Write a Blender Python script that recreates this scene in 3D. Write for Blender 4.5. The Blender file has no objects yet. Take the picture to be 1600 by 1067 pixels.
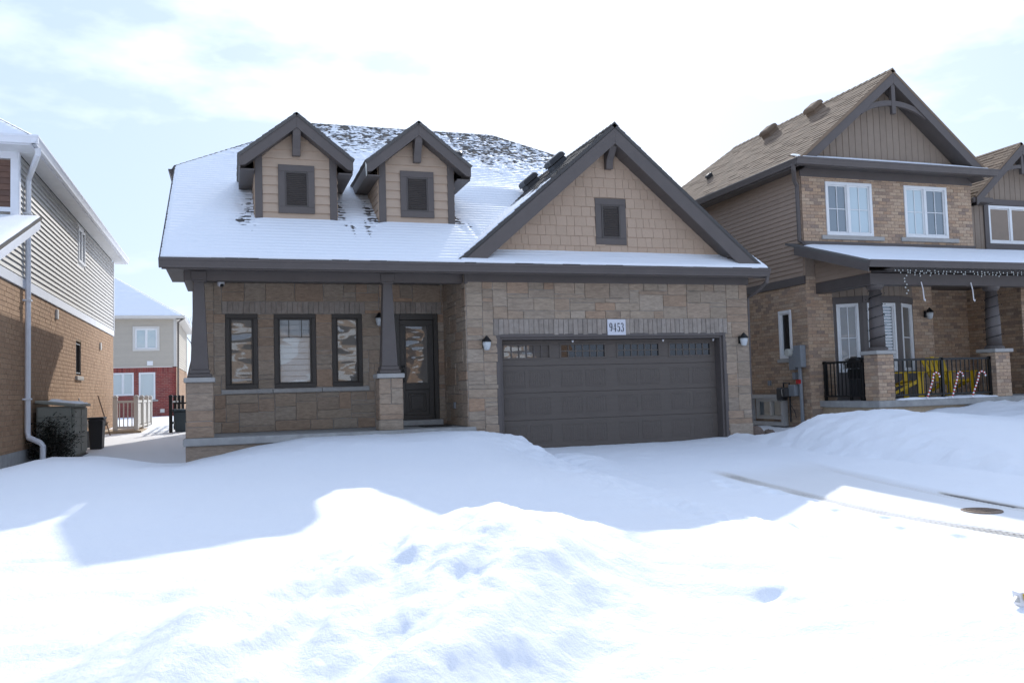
import bpy, math, random
import numpy as np
from mathutils import Matrix, Vector
random.seed(7); np.random.seed(7)
R = math.radians
SC = bpy.context.scene
COL = SC.collection
# ------------------------------------------------------------------ camera
CAMZ = 1.12
cam = bpy.data.cameras.new('camera'); co = bpy.data.objects.new('camera', cam); COL.objects.link(co)
_y, _p, _r = R(18.1245), R(3.2398), R(-1.668)
fw = Vector((math.sin(_y)*math.cos(_p), math.cos(_y)*math.cos(_p), math.sin(_p)))
rt = Vector((math.cos(_y), -math.sin(_y), 0)); up = rt.cross(fw)
r2 = rt*math.cos(_r) + up*math.sin(_r); u2 = -rt*math.sin(_r) + up*math.cos(_r)
co.matrix_world = Matrix(((r2.x, u2.x, -fw.x, 0), (r2.y, u2.y, -fw.y, 0), (r2.z, u2.z, -fw.z, CAMZ), (0, 0, 0, 1)))
cam.sensor_width = 36; cam.lens = 1344.07/1600*36; cam.clip_start = .05; cam.clip_end = 3000
SC.camera = co
# ------------------------------------------------------------------ sky, sun, exposure
SUN_AZ, SUN_EL = 25.5, 31.3          # azimuth from +Y towards +X
SKY_STRENGTH, SUN_STRENGTH, EXPOSURE = 0.10, 2.3, 0.72
w = bpy.data.worlds.new('World'); SC.world = w; w.use_nodes = True
nt = w.node_tree; nt.nodes.clear()
def N(tree, typ, **k):
    n = tree.nodes.new(typ)
    for a, b in k.items(): setattr(n, a, b)
    return n
wo = N(nt, 'ShaderNodeOutputWorld'); bg = N(nt, 'ShaderNodeBackground'); bg.inputs[1].default_value = SKY_STRENGTH
sky = N(nt, 'ShaderNodeTexSky', sky_type='NISHITA'); sky.sun_disc = False
sky.sun_elevation = R(SUN_EL); sky.sun_rotation = R(SUN_AZ); sky.altitude = 150; sky.dust_density = 1.2; sky.air_density = 1.0; sky.ozone_density = 1.2
tc = N(nt, 'ShaderNodeTexCoord'); mp = N(nt, 'ShaderNodeMapping'); mp.inputs['Scale'].default_value = (1.0, 1.0, 2.6); mp.inputs['Location'].default_value = (0.7, 0.1, 0.3)
cn = N(nt, 'ShaderNodeTexNoise'); cn.inputs['Scale'].default_value = 1.7; cn.inputs['Detail'].default_value = 7; cn.inputs['Roughness'].default_value = .52
cr = N(nt, 'ShaderNodeValToRGB'); cr.color_ramp.elements[0].position = .56; cr.color_ramp.elements[1].position = .74
# clouds are brighter towards the sun, as thin cloud is
dt = N(nt, 'ShaderNodeVectorMath', operation='DOT_PRODUCT')
sd = Vector((math.sin(R(SUN_AZ))*math.cos(R(SUN_EL)), math.cos(R(SUN_AZ))*math.cos(R(SUN_EL)), math.sin(R(SUN_EL))))
dt.inputs[1].default_value = sd
mr = N(nt, 'ShaderNodeMapRange'); mr.inputs[1].default_value = .66; mr.inputs[2].default_value = .96; mr.inputs[3].default_value = 0; mr.inputs[4].default_value = 1
ad = N(nt, 'ShaderNodeMath', operation='MULTIPLY_ADD'); ad.inputs[1].default_value = .24; ad.inputs[2].default_value = -.02
ad2 = N(nt, 'ShaderNodeMath', operation='ADD')
cb = N(nt, 'ShaderNodeMix', data_type='RGBA'); cb.inputs[6].default_value = (6.2, 7.0, 8.2, 1); cb.inputs[7].default_value = (13, 13.6, 14.5, 1)
mx = N(nt, 'ShaderNodeMix', data_type='RGBA')
L = nt.links.new
L(tc.outputs['Generated'], mp.inputs[0]); L(mp.outputs[0], cn.inputs['Vector'])
L(tc.outputs['Generated'], dt.inputs[0]); L(dt.outputs['Value'], mr.inputs[0]); L(mr.outputs[0], ad.inputs[0])
L(cn.outputs[0], ad2.inputs[0]); L(ad.outputs[0], ad2.inputs[1]); L(ad2.outputs[0], cr.inputs[0])
L(mr.outputs[0], cb.inputs[0]); L(cr.outputs[0], mx.inputs[0]); 
veil = N(nt, 'ShaderNodeMix', data_type='RGBA'); veil.inputs[0].default_value = .82; veil.inputs[7].default_value = (4.25, 5.3, 7.4, 1)   # thin high veil over the blue
L(sky.outputs[0], veil.inputs[6]); L(veil.outputs[2], mx.inputs[6]); L(cb.outputs[2], mx.inputs[7])
L(mx.outputs[2], bg.inputs[0]); L(bg.outputs[0], wo.inputs[0])
sl = bpy.data.lights.new('sun', 'SUN'); sl.energy = SUN_STRENGTH; sl.angle = R(.53); sl.color = (1, .955, .88)
so = bpy.data.objects.new('sun', sl); COL.objects.link(so)
so.rotation_euler = (-sd).to_track_quat('-Z', 'Y').to_euler(); so.location = sd*60
vs = SC.view_settings; vs.view_transform = 'Standard'; vs.look = 'None'; vs.exposure = EXPOSURE; vs.gamma = 1; vs.use_curve_mapping = False
SC.render.engine = 'CYCLES'; SC.cycles.max_bounces = 7; SC.cycles.diffuse_bounces = 4; SC.cycles.glossy_bounces = 3; SC.cycles.transparent_max_bounces = 8
# ------------------------------------------------------------------ materials
def mat(name, col, rough=.7, noise=.0, nscale=8, bump=0, bscale=40, metal=0, rand=None, spec=.4, stretch=None, wave=None):
    """principled, colour varied by noise (object space); rand = list of colours picked per piece"""
    m = bpy.data.materials.new(name); m.use_nodes = True; t = m.node_tree; b = t.nodes['Principled BSDF']; l = t.links.new
    b.inputs['Roughness'].default_value = rough; b.inputs['Metallic'].default_value = metal; b.inputs['Specular IOR Level'].default_value = spec
    geo = N(t, 'ShaderNodeNewGeometry'); ps = geo.outputs['Position']
    if stretch:
        mpn = N(t, 'ShaderNodeMapping'); mpn.inputs['Scale'].default_value = stretch; l(ps, mpn.inputs[0]); ps = mpn.outputs[0]
    c = None
    if rand:
        oi = N(t, 'ShaderNodeObjectInfo'); a = N(t, 'ShaderNodeMath', operation='ADD'); f = N(t, 'ShaderNodeMath', operation='FRACT')
        l(oi.outputs['Random'], a.inputs[0]); l(geo.outputs['Random Per Island'], a.inputs[1]); l(a.outputs[0], f.inputs[0])
        rp = N(t, 'ShaderNodeValToRGB'); rp.color_ramp.interpolation = 'LINEAR'
        e = rp.color_ramp.elements
        while len(e) < len(rand): e.new(.5)
        for i, cc in enumerate(rand): e[i].position = i/(len(rand)-1); e[i].color = (*cc, 1)
        l(f.outputs[0], rp.inputs[0]); c = rp.outputs[0]
    else:
        rgb = N(t, 'ShaderNodeRGB'); rgb.outputs[0].default_value = (*col, 1); c = rgb.outputs[0]
    if noise:
        n = N(t, 'ShaderNodeTexNoise'); n.inputs['Scale'].default_value = nscale; n.inputs['Detail'].default_value = 6; n.inputs['Roughness'].default_value = .65; l(ps, n.inputs['Vector'])
        k = N(t, 'ShaderNodeMapRange'); k.inputs[1].default_value = .3; k.inputs[2].default_value = .7; k.inputs[3].default_value = 1-noise; k.inputs[4].default_value = 1+noise; l(n.outputs[0], k.inputs[0])
        mu = N(t, 'ShaderNodeVectorMath', operation='SCALE'); l(c, mu.inputs[0]); l(k.outputs[0], mu.inputs['Scale']); c = mu.outputs[0]
    l(c, b.inputs['Base Color'])
    if bump:
        n = N(t, 'ShaderNodeTexNoise'); n.inputs['Scale'].default_value = bscale; n.inputs['Detail'].default_value = 5; l(ps, n.inputs['Vector'])
        bp = N(t, 'ShaderNodeBump'); bp.inputs['Strength'].default_value = bump; bp.inputs['Distance'].default_value = .01; l(n.outputs[0], bp.inputs['Height']); l(bp.outputs[0], b.inputs['Normal'])
    return m
def glass(name, tint=(.02, .022, .025), refl=.55, wav=.10, wsc=2.2, trans=.0):
    """pane: wavy mirror reflection over a tinted see-through sheet"""
    m = bpy.data.materials.new(name); m.use_nodes = True; t = m.node_tree; t.nodes.clear(); l = t.links.new
    o = N(t, 'ShaderNodeOutputMaterial'); mixs = N(t, 'ShaderNodeMixShader'); g = N(t, 'ShaderNodeBsdfGlossy'); g.inputs['Roughness'].default_value = .015; g.inputs['Color'].default_value = (.9, .92, .95, 1)
    base = N(t, 'ShaderNodeMixShader'); base.inputs[0].default_value = trans
    d = N(t, 'ShaderNodeBsdfDiffuse'); d.inputs['Color'].default_value = (*tint, 1); tr = N(t, 'ShaderNodeBsdfTransparent'); tr.inputs['Color'].default_value = (.93, .95, .95, 1)
    l(d.outputs[0], base.inputs[1]); l(tr.outputs[0], base.inputs[2])
    geo = N(t, 'ShaderNodeNewGeometry'); n = N(t, 'ShaderNodeTexNoise'); n.inputs['Scale'].default_value = wsc; n.inputs['Detail'].default_value = 1.0; mpg = N(t, 'ShaderNodeMapping'); mpg.inputs['Scale'].default_value = (.9, .9, 2.4); l(geo.outputs['Position'], mpg.inputs[0]); l(mpg.outputs[0], n.inputs['Vector'])
    bp = N(t, 'ShaderNodeBump'); bp.inputs['Strength'].default_value = wav; bp.inputs['Distance'].default_value = .12; l(n.outputs[0], bp.inputs['Height']); l(bp.outputs[0], g.inputs['Normal'])
    mixs.inputs[0].default_value = refl
    l(base.outputs[0], mixs.inputs[1]); l(g.outputs[0], mixs.inputs[2]); l(mixs.outputs[0], o.inputs[0])
    return m
M = {}
TAUPE = (.104, .087, .079)
M['trim'] = mat('dark_taupe_paint', TAUPE, .5, .08, 3, .08, 60)
M['trim2'] = mat('charcoal_metal', (.075, .063, .056), .4, .08, 4)
M['soffit'] = mat('soffit_metal', (.096, .081, .073), .5, .1, 3)
M['garage'] = mat('garage_steel', (.124, .104, .089), .6, .06, 2.5, .1, 120, spec=.2, stretch=(1, 1, 8))
M['stone'] = mat('cut_stone', None, .88, .26, 9, .85, 22, rand=[(.345, .25, .175), (.30, .238, .182), (.355, .28, .208), (.295, .20, .135), (.335, .272, .21), (.36, .24, .16), (.285, .225, .168), (.35, .275, .205), (.32, .225, .155), (.37, .30, .232)], stretch=(1, 1, 3.2))
M['mortar'] = mat('grey_mortar', (.40, .365, .33), .95, .1, 20, .2, 80)
M['soldier'] = mat('soldier_stone', None, .88, .2, 12, .4, 30, rand=[(.29, .245, .205), (.33, .28, .238), (.26, .22, .185), (.315, .262, .22)])
M['concrete'] = mat('concrete', (.33, .325, .31), .9, .18, 5, .3, 50)
M['cap'] = mat('cast_stone', (.38, .365, .34), .85, .1, 8, .2, 60)
M['shake'] = mat('tan_shake', None, .75, .1, 30, .25, 60, rand=[(.44, .32, .232), (.458, .336, .246), (.425, .312, .226), (.445, .326, .237)], stretch=(6, 6, .6))
M['plank'] = mat('tan_siding', None, .7, .05, 6, .1, 60, rand=[(.415, .31, .228), (.435, .328, .243), (.425, .318, .235)], stretch=(.5, .5, 4))
M['shingle'] = mat('dark_shingle', None, .95, .25, 60, .4, 150, rand=[(.085, .08, .076), (.125, .115, .106), (.07, .066, .064), (.105, .095, .087)])
M['shingle_b'] = mat('brown_shingle', None, .95, .2, 60, .4, 150, rand=[(.20, .142, .098), (.245, .175, .12), (.165, .118, .082), (.22, .158, .108)])
M['brown'] = mat('dark_brown_vinyl', (.045, .037, .030), .4, .06, 6)
M['door'] = mat('dark_brown_door', (.052, .046, .039), .42, .08, 10)
M['white'] = mat('white_vinyl', (.76, .76, .75), .4, .04, 6)
M['pvcwhite'] = mat('white_aluminium', (.74, .75, .78), .4, .05, 4)
M['blind'] = mat('white_blind', (.75, .76, .76), .6)
M['dark'] = mat('dark_room', (.03, .03, .03), .9)
M['beige'] = mat('pale_beige_siding', None, .6, .04, 4, rand=[(.60, .55, .48), (.63, .58, .505), (.615, .565, .49)])
M['brickL'] = mat('tan_brick', None, .9, .14, 30, .3, 60, rand=[(.36, .22, .13), (.39, .245, .148), (.33, .20, .118), (.405, .258, .155), (.37, .23, .136)])
M['mortarL'] = mat('tan_mortar', (.30, .225, .155), .95, .1, 20)
M['brickR'] = mat('mottled_brick', None, .9, .2, 25, .4, 50, rand=[(.46, .325, .22), (.38, .25, .165), (.50, .37, .26), (.42, .29, .20), (.27, .20, .155), (.48, .33, .215), (.44, .335, .245)])
M['mortarR'] = mat('pale_mortar', (.28, .215, .165), .95, .1, 20)
M['brickX'] = mat('red_brick', None, .9, .15, 25, .2, 40, rand=[(.235, .055, .045), (.29, .075, .06), (.20, .05, .045), (.26, .09, .07)])
M['mortarX'] = mat('red_mortar', (.34, .24, .21), .95)
M['sidingX'] = mat('tan_back_siding', None, .7, .03, 5, rand=[(.46, .41, .34), (.48, .43, .355)])
M['sidingR'] = mat('taupe_siding', None, .65, .05, 5, rand=[(.345, .25, .185), (.36, .262, .195), (.33, .24, .178)])
M['battenR'] = mat('taupe_board', None, .7, .06, 6, rand=[(.25, .195, .15), (.265, .208, .16)])
M['plankL'] = mat('brown_plank', None, .7, .2, 8, rand=[(.13, .075, .055), (.16, .09, .065), (.11, .065, .05)], stretch=(1, 1, 6))
M['glass'] = glass('porch_glass', refl=.11, wav=.15, wsc=1.7, tint=(.17, .155, .135))
M['glassd'] = glass('dark_glass', refl=.42, wav=.03, wsc=1.6, tint=(.03, .03, .03))
M['lsiding'] = mat('pale_grey_siding', (.50, .485, .46), .6, .05, 5)
M['glassb'] = glass('blind_glass', refl=.10, wav=.025, wsc=1.4, trans=.9)
M['glassg'] = glass('garage_glass', refl=.07, wav=.03, wsc=2, tint=(.018, .018, .019))
M['glassR'] = glass('neighbour_glass', refl=.2, wav=.04, wsc=1.5, tint=(.12, .15, .16))
M['glassc'] = glass('curtain_reflection_glass', refl=.15, wav=.1, wsc=2, tint=(.50, .60, .62))  # pale tint: curtains at the right house, painted-in reflection at the back house
M['lamp'] = mat('frosted_lamp_glass', (.55, .57, .57), .25)
M['black'] = mat('black_metal', (.012, .012, .012), .45)
M['grey'] = mat('grey_meter', (.22, .235, .25), .5, .06, 10)
M['shed'] = mat('shed_resin', (.25, .25, .21), .6, .06, 6)
M['bin'] = mat('black_bin', (.025, .026, .028), .5)
M['binb'] = mat('slate_blue_bin', (.06, .085, .10), .45)
M['yellow'] = mat('yellow_resin', (.62, .40, .01), .45, .05, 8)
M['red'] = mat('red_paint', (.45, .02, .02), .4)
M['candyw'] = mat('white_plastic', (.8, .78, .78), .35)
M['deck'] = mat('tan_timber', (.45, .35, .24), .8, .15, 10)
M['pvc'] = mat('beige_pvc', (.60, .57, .52), .5, .03, 4)
M['rock'] = mat('fieldstone', (.20, .15, .12), .9, .3, 12, .5, 30)
M['leaf'] = mat('dark_evergreen', None, .8, .2, 20, rand=[(.012, .014, .010), (.03, .03, .02), (.018, .022, .014)])
M['bark'] = mat('grey_bark', (.12, .10, .085), .9, .2, 20)
M['well'] = mat('galvanised', (.42, .41, .39), .5, .1, 10)
M['rust'] = mat('rusty_iron', (.22, .165, .125), .85, .35, 40, .4, 60)
M['ink'] = mat('black_ink', (.01, .012, .02), .5)
M['plaque'] = mat('pale_plaque', (.62, .62, .66), .5, .03, 10)
M['bulb'] = mat('clear_bulb', (.55, .55, .5), .2)
M['glossgrey'] = mat('dark_vent', (.04, .038, .037), .35)
M['asphalt'] = mat('asphalt', (.05, .05, .05), .9, .2, 30)
def snow_mat(name, wear=False, fine=1.0):
    m = bpy.data.materials.new(name); m.use_nodes = True; t = m.node_tree; b = t.nodes['Principled BSDF']; l = t.links.new
    b.inputs['Roughness'].default_value = .65; b.inputs['Specular IOR Level'].default_value = .25
    geo = N(t, 'ShaderNodeNewGeometry')
    n1 = N(t, 'ShaderNodeTexNoise'); n1.inputs['Scale'].default_value = 26; n1.inputs['Detail'].default_value = 8; n1.inputs['Roughness'].default_value = .7; l(geo.outputs['Position'], n1.inputs['Vector'])
    n2 = N(t, 'ShaderNodeTexNoise'); n2.inputs['Scale'].default_value = 1.3; n2.inputs['Detail'].default_value = 4; l(geo.outputs['Position'], n2.inputs['Vector'])
    bp = N(t, 'ShaderNodeBump'); bp.inputs['Strength'].default_value = .5*fine; bp.inputs['Distance'].default_value = .03; l(n1.outputs[0], bp.inputs['Height']); l(bp.outputs[0], b.inputs['Normal'])
    mixc = N(t, 'ShaderNodeMix', data_type='RGBA'); mixc.inputs[6].default_value = (.85, .875, .91, 1); mixc.inputs[7].default_value = (.88, .895, .92, 1); l(n2.outputs[0], mixc.inputs[0])
    out = mixc.outputs[2]
    if wear:
        at = N(t, 'ShaderNodeAttribute'); at.attribute_name = 'wear'
        w1 = N(t, 'ShaderNodeMix', data_type='RGBA'); w1.inputs[7].default_value = (.62, .59, .55, 1); l(out, w1.inputs[6])
        k1 = N(t, 'ShaderNodeMapRange'); k1.inputs[1].default_value = 0; k1.inputs[2].default_value = .5; l(at.outputs['Fac'], k1.inputs[0]); l(k1.outputs[0], w1.inputs[0])
        w2 = N(t, 'ShaderNodeMix', data_type='RGBA'); w2.inputs[7].default_value = (.10, .095, .09, 1); l(w1.outputs[2], w2.inputs[6])
        k2 = N(t, 'ShaderNodeMapRange'); k2.inputs[1].default_value = .5; k2.inputs[2].default_value = 1; l(at.outputs['Fac'], k2.inputs[0]); l(k2.outputs[0], w2.inputs[0])
        out = w2.outputs[2]
    l(out, b.inputs['Base Color'])
    return m
M['snow'] = snow_mat('snow'); M['drive'] = snow_mat('packed_snow', True, .6); M['rsnow'] = snow_mat('roof_snow', False, .5)
# ------------------------------------------------------------------ helpers
WM = {}
class MB:
    """collects shapes (optionally in a wall frame: x along, y inwards, z up) for ONE mesh object"""
    def __init__(s, fr=None): s.v = []; s.f = []; s.T = fr or Matrix.Identity(4)
    def add(s, vs, fs):
        o = len(s.v); s.v += [tuple(s.T @ Vector(p)) for p in vs]; s.f += [[o+i for i in f] for f in fs]; return s
    def box(s, x0, x1, y0, y1, z0, z1):
        return s.add([(x0,y0,z0),(x1,y0,z0),(x1,y1,z0),(x0,y1,z0),(x0,y0,z1),(x1,y0,z1),(x1,y1,z1),(x0,y1,z1)], [(0,3,2,1),(4,5,6,7),(0,1,5,4),(1,2,6,5),(2,3,7,6),(3,0,4,7)])
    def taper(s, x, y, z0, z1, w0, w1, d0=None, d1=None):
        d0 = d0 or w0; d1 = d1 or w1; a, b, c, d = w0/2, w1/2, d0/2, d1/2
        return s.add([(x-a,y-c,z0),(x+a,y-c,z0),(x+a,y+c,z0),(x-a,y+c,z0),(x-b,y-d,z1),(x+b,y-d,z1),(x+b,y+d,z1),(x-b,y+d,z1)], [(0,3,2,1),(4,5,6,7),(0,1,5,4),(1,2,6,5),(2,3,7,6),(3,0,4,7)])
    def extr(s, pts, vec):
        n = len(pts); V = Vector(vec); P = [Vector(p) for p in pts]
        nn = Vector((0,0,0))
        for i in range(n): nn += P[i].cross(P[(i+1) % n])
        fl = nn.dot(V) > 0
        a = list(range(n)); b = [n+i for i in a]
        fs = [a[::-1], b] if fl else [a, b[::-1]]
        for i in range(n):
            j = (i+1) % n; fs.append((a[i], a[j], b[j], b[i]) if fl else (a[j], a[i], b[i], b[j]))
        return s.add([tuple(p) for p in P]+[tuple(p+V) for p in P], fs)
    def quad(s, *p): return s.add(p, [list(range(len(p)))])
    def tube(s, path, r, n=6, r1=None, cap=True):
        P = [Vector(p) for p in path]; rings = []; vs = []; m = len(P)
        for i, p in enumerate(P):
            d = (P[min(i+1, m-1)]-P[max(i-1, 0)]).normalized(); a = d.orthogonal().normalized()
            if i and False: pass
            if i == 0: ref = a
            else:
                a = (ref - d*ref.dot(d))
                a = a.normalized() if a.length > 1e-4 else d.orthogonal().normalized()
                ref = a
            b = d.cross(a); rr = r if r1 is None else r+(r1-r)*i/(m-1)
            vs += [tuple(p+(a*math.cos(6.28318*k/n)+b*math.sin(6.28318*k/n))*rr) for k in range(n)]
        fs = []
        for i in range(m-1):
            for k in range(n): fs.append((i*n+k, i*n+(k+1) % n, (i+1)*n+(k+1) % n, (i+1)*n+k))
        if cap: fs += [list(range(n))[::-1], [(m-1)*n+k for k in range(n)]]
        return s.add(vs, fs)
    def lathe(s, c, prof, n=12):
        vs = []; m = len(prof)
        for r, z in prof: vs += [(c[0]+r*math.cos(6.28318*k/n), c[1]+r*math.sin(6.28318*k/n), c[2]+z) for k in range(n)]
        fs = []
        for i in range(m-1):
            for k in range(n): fs.append((i*n+k, i*n+(k+1) % n, (i+1)*n+(k+1) % n, (i+1)*n+k))
        return s.add(vs, fs+[list(range(n))[::-1], [(m-1)*n+k for k in range(n)]])
    def build(s, name, m, parent=None, kind=None, bevel=0, smooth=False, label=None):
        me = bpy.data.meshes.new(name); me.from_pydata(s.v, [], s.f); me.update()
        if smooth: me.polygons.foreach_set('use_smooth', [True]*len(me.polygons))
        return put(name, me, m, parent, kind=kind, bevel=bevel, label=label)
def put(name, me, m, parent=None, W=None, kind=None, bevel=0, label=None):
    if m is not None and not me.materials: me.materials.append(M[m] if isinstance(m, str) else m)
    o = bpy.data.objects.new(name, me); COL.objects.link(o)
    W = W if W is not None else Matrix.Identity(4)
    if parent is not None:
        o.parent = parent; o.matrix_parent_inverse = WM.get(parent, Matrix.Identity(4)).inverted()
    o.matrix_basis = W; WM[o] = W
    if kind: o['kind'] = kind
    if label: o['label'] = label
    if bevel:
        b = o.modifiers.new('bevel', 'BEVEL'); b.width = bevel; b.segments = 1; b.limit_method = 'ANGLE'
    return o
def thing(name, label, cat, loc=(0,0,0), rz=0, group=None):
    o = bpy.data.objects.new(name, None); COL.objects.link(o); o.empty_display_size = .2
    W = Matrix.Translation(loc) @ Matrix.Rotation(rz, 4, 'Z'); o.matrix_basis = W; WM[o] = W
    o['label'] = label; o['category'] = cat
    if group: o['group'] = group
    return o
def tag(o, label, cat, group=None):
    o['label'] = label; o['category'] = cat
    if group: o['group'] = group
    return o
def dup(root, loc, rz, label, group=None):
    r = root.copy(); COL.objects.link(r); r.matrix_basis = Matrix.Translation(loc) @ Matrix.Rotation(rz, 4, 'Z'); r['label'] = label
    if group: r['group'] = group
    for ch in list(root.children):
        c = ch.copy(); COL.objects.link(c); c.parent = r
        for g in ch.children:
            d = g.copy(); COL.objects.link(d); d.parent = c
    return r
def FR(x, y, z=0, deg=0): return Matrix.Translation((x, y, z)) @ Matrix.Rotation(R(deg), 4, 'Z')
FRONT = 0; FACE_XP = 90; FACE_XM = -90     # outward -Y, +X, -X
def breaks(a, b, cuts, step):
    e = sorted({round(a, 4), round(b, 4), *[round(c, 4) for c in cuts if a < c < b]}); out = [e[0]]
    for p, q in zip(e, e[1:]):
        n = max(1, round((q-p)/step)); out += [p+(q-p)*(i+1)/n for i in range(n)]
    return out
def inhole(x, z, holes): return any(h[0]-1e-4 < x < h[1]+1e-4 and h[2]-1e-4 < z < h[3]+1e-4 for h in holes)
def backing(mb, x0, x1, z0, z1, holes, d0=0.0, d1=.2, top=None):
    """wall core as boxes round its openings (y inwards)"""
    xs = breaks(x0, x1, [c for h in holes for c in h[:2]], 99); zs = breaks(z0, z1, [c for h in holes for c in h[2:]], 99)
    for j in range(len(zs)-1):
        st = None
        for i in range(len(xs)):
            ok = i < len(xs)-1 and not inhole((xs[i]+xs[i+1])/2, (zs[j]+zs[j+1])/2, holes)
            if ok and st is None: st = xs[i]
            if not ok and st is not None: mb.box(st, xs[i], d0, d1, zs[j], zs[j+1]); st = None
    return mb
def stone_mesh(wd, ht, proud, gap=.009, ch=.007, jit=.002):
    a, b = wd/2-gap/2, ht/2-gap/2; j = lambda: random.uniform(-jit, jit)*1.6
    bk = [(-a,.02,-b),(a,.02,-b),(a,.02,b),(-a,.02,b)]
    md = [(-a+j(),-proud+ch,-b+j()),(a+j(),-proud+ch,-b+j()),(a+j(),-proud+ch,b+j()),(-a+j(),-proud+ch,b+j())]
    fr = [(-a+ch+j(),-proud+j(),-b+ch+j()),(a-ch+j(),-proud+j(),-b+ch+j()),(a-ch+j(),-proud+j(),b-ch+j()),(-a+ch+j(),-proud+j(),b-ch+j())]
    vs = bk+md+fr; fs = [(8,9,10,11)]
    for i in range(4):
        k = (i+1) % 4; fs += [(4+i,4+k,8+k,8+i), (i,k,4+k,4+i)]
    me = bpy.data.meshes.new('stone'); me.from_pydata(vs, [], fs); return me
def ashlar(fr, x0, x1, z0, z1, holes, parent, m='stone', step=(.105, .083), smax=5, name='stone'):
    xs = breaks(x0, x1, [c for h in holes for c in h[:2]], step[0]); zs = breaks(z0, z1, [c for h in holes for c in h[2:]], step[1])
    nx, nz = len(xs)-1, len(zs)-1
    full = [[inhole((xs[i]+xs[i+1])/2, (zs[j]+zs[j+1])/2, holes) for i in range(nx)] for j in range(nz)]
    cnt = 0
    for j in range(nz):
        for i in range(nx):
            if full[j][i]: continue
            h = random.choice([1, 2, 2, 2, 3, 3, 3, 4]); wd = random.choice([2, 3, 3, 4, 4, 5, 6] if h > 1 else [4, 5, 6, 7])
            if h >= 3: wd = max(wd, 3)
            wd = min(wd, smax+2)
            mw = 0
            while i+mw < nx and not full[j][i+mw] and mw < wd+1: mw += 1
            if mw <= wd+1 and mw < wd: wd = mw
            elif mw == wd+1 and (i+mw >= nx or full[j][i+mw]): wd = mw
            hh = 1
            while hh < h and j+hh < nz and not any(full[j+hh][i+k] for k in range(wd)): hh += 1
            if j+hh == nz-1 and not any(full[j+hh][i+k] for k in range(wd)) and hh < 4: hh += 1
            for a in range(hh):
                for b in range(wd): full[j+a][i+b] = True
            X0, X1, Z0, Z1 = xs[i], xs[i+wd], zs[j], zs[j+hh]
            put(name, stone_mesh(X1-X0, Z1-Z0, random.uniform(.012, .024)), m, parent, fr @ Matrix.Translation(((X0+X1)/2, 0, (Z0+Z1)/2))); cnt += 1
    return cnt
_bm = {}
def brick_put(fr, x0, x1, z0, z1, parent, m, gap=.01, proud=.006):
    k = (round(x1-x0, 2), round(z1-z0, 3), m)
    if k not in _bm:
        me = stone_mesh(x1-x0, z1-z0, proud, gap, .003, .0); me.name = 'brick'; _bm[k] = me
    put('brick', _bm[k], m, parent, fr @ Matrix.Translation(((x0+x1)/2, random.uniform(-.002, .002), (z0+z1)/2)))
def brick_shape(mb, x0, x1, z0, z1, gap=.01, proud=.006):
    a, b, c, d = x0+gap/2, x1-gap/2, z0+gap/2, z1-gap/2; e = -proud+random.uniform(-.002, .002)
    mb.add([(a,e,c),(b,e,c),(b,e,d),(a,e,d),(a,.01,c),(b,.01,c),(b,.01,d),(a,.01,d)], [(0,1,2,3),(4,5,1,0),(5,6,2,1),(6,7,3,2),(7,4,0,3)])
def bricks(fr, x0, x1, z0, z1, holes, parent, m, bw=.25, bh=.083, single=0, key=None, clip=None):
    """running bond; the `single` largest showing bricks are parts, the rest one joined part"""
    zs = breaks(z0, z1, [], bh); lst = []
    for j in range(len(zs)-1):
        off = (j % 2)*bw/2 + random.uniform(-.015, .015); x = x0-off
        zc = (zs[j]+zs[j+1])/2
        while x < x1:
            a, b = max(x, x0), min(x+bw, x1); x += bw
            segs = [(a, b)]
            for h in holes:
                if h[2] < zc < h[3]:
                    ns = []
                    for p, q in segs:
                        if q <= h[0] or p >= h[1]: ns.append((p, q)); continue
                        if p < h[0]: ns.append((p, h[0]))
                        if q > h[1]: ns.append((h[1], q))
                    segs = ns
            for p, q in segs:
                if q-p > .03 and (clip is None or clip((p+q)/2, zc)): lst.append((p, q, zs[j], zs[j+1]))
    if key: lst.sort(key=lambda t: key((t[0]+t[1])/2, (t[2]+t[3])/2))
    for t in lst[:single]: brick_put(fr, *t, parent, m)
    if lst[single:]:
        mb = MB(fr)
        for t in lst[single:]: brick_shape(mb, *t)
        mb.build('brickwork', m, parent, kind='stuff')
    return len(lst)
def soldiers(fr, x0, x1, z0, z1, parent, m='soldier', bw=.1, holes=()):
    xs = breaks(x0, x1, [], bw)
    for a, b in zip(xs, xs[1:]):
        if inhole((a+b)/2, (z0+z1)/2, holes): continue
        put('soldier_brick', stone_mesh(b-a, z1-z0, random.uniform(.014, .022), .008, .004, .001), m, parent, fr @ Matrix.Translation(((a+b)/2, 0, (z0+z1)/2)))
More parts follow.
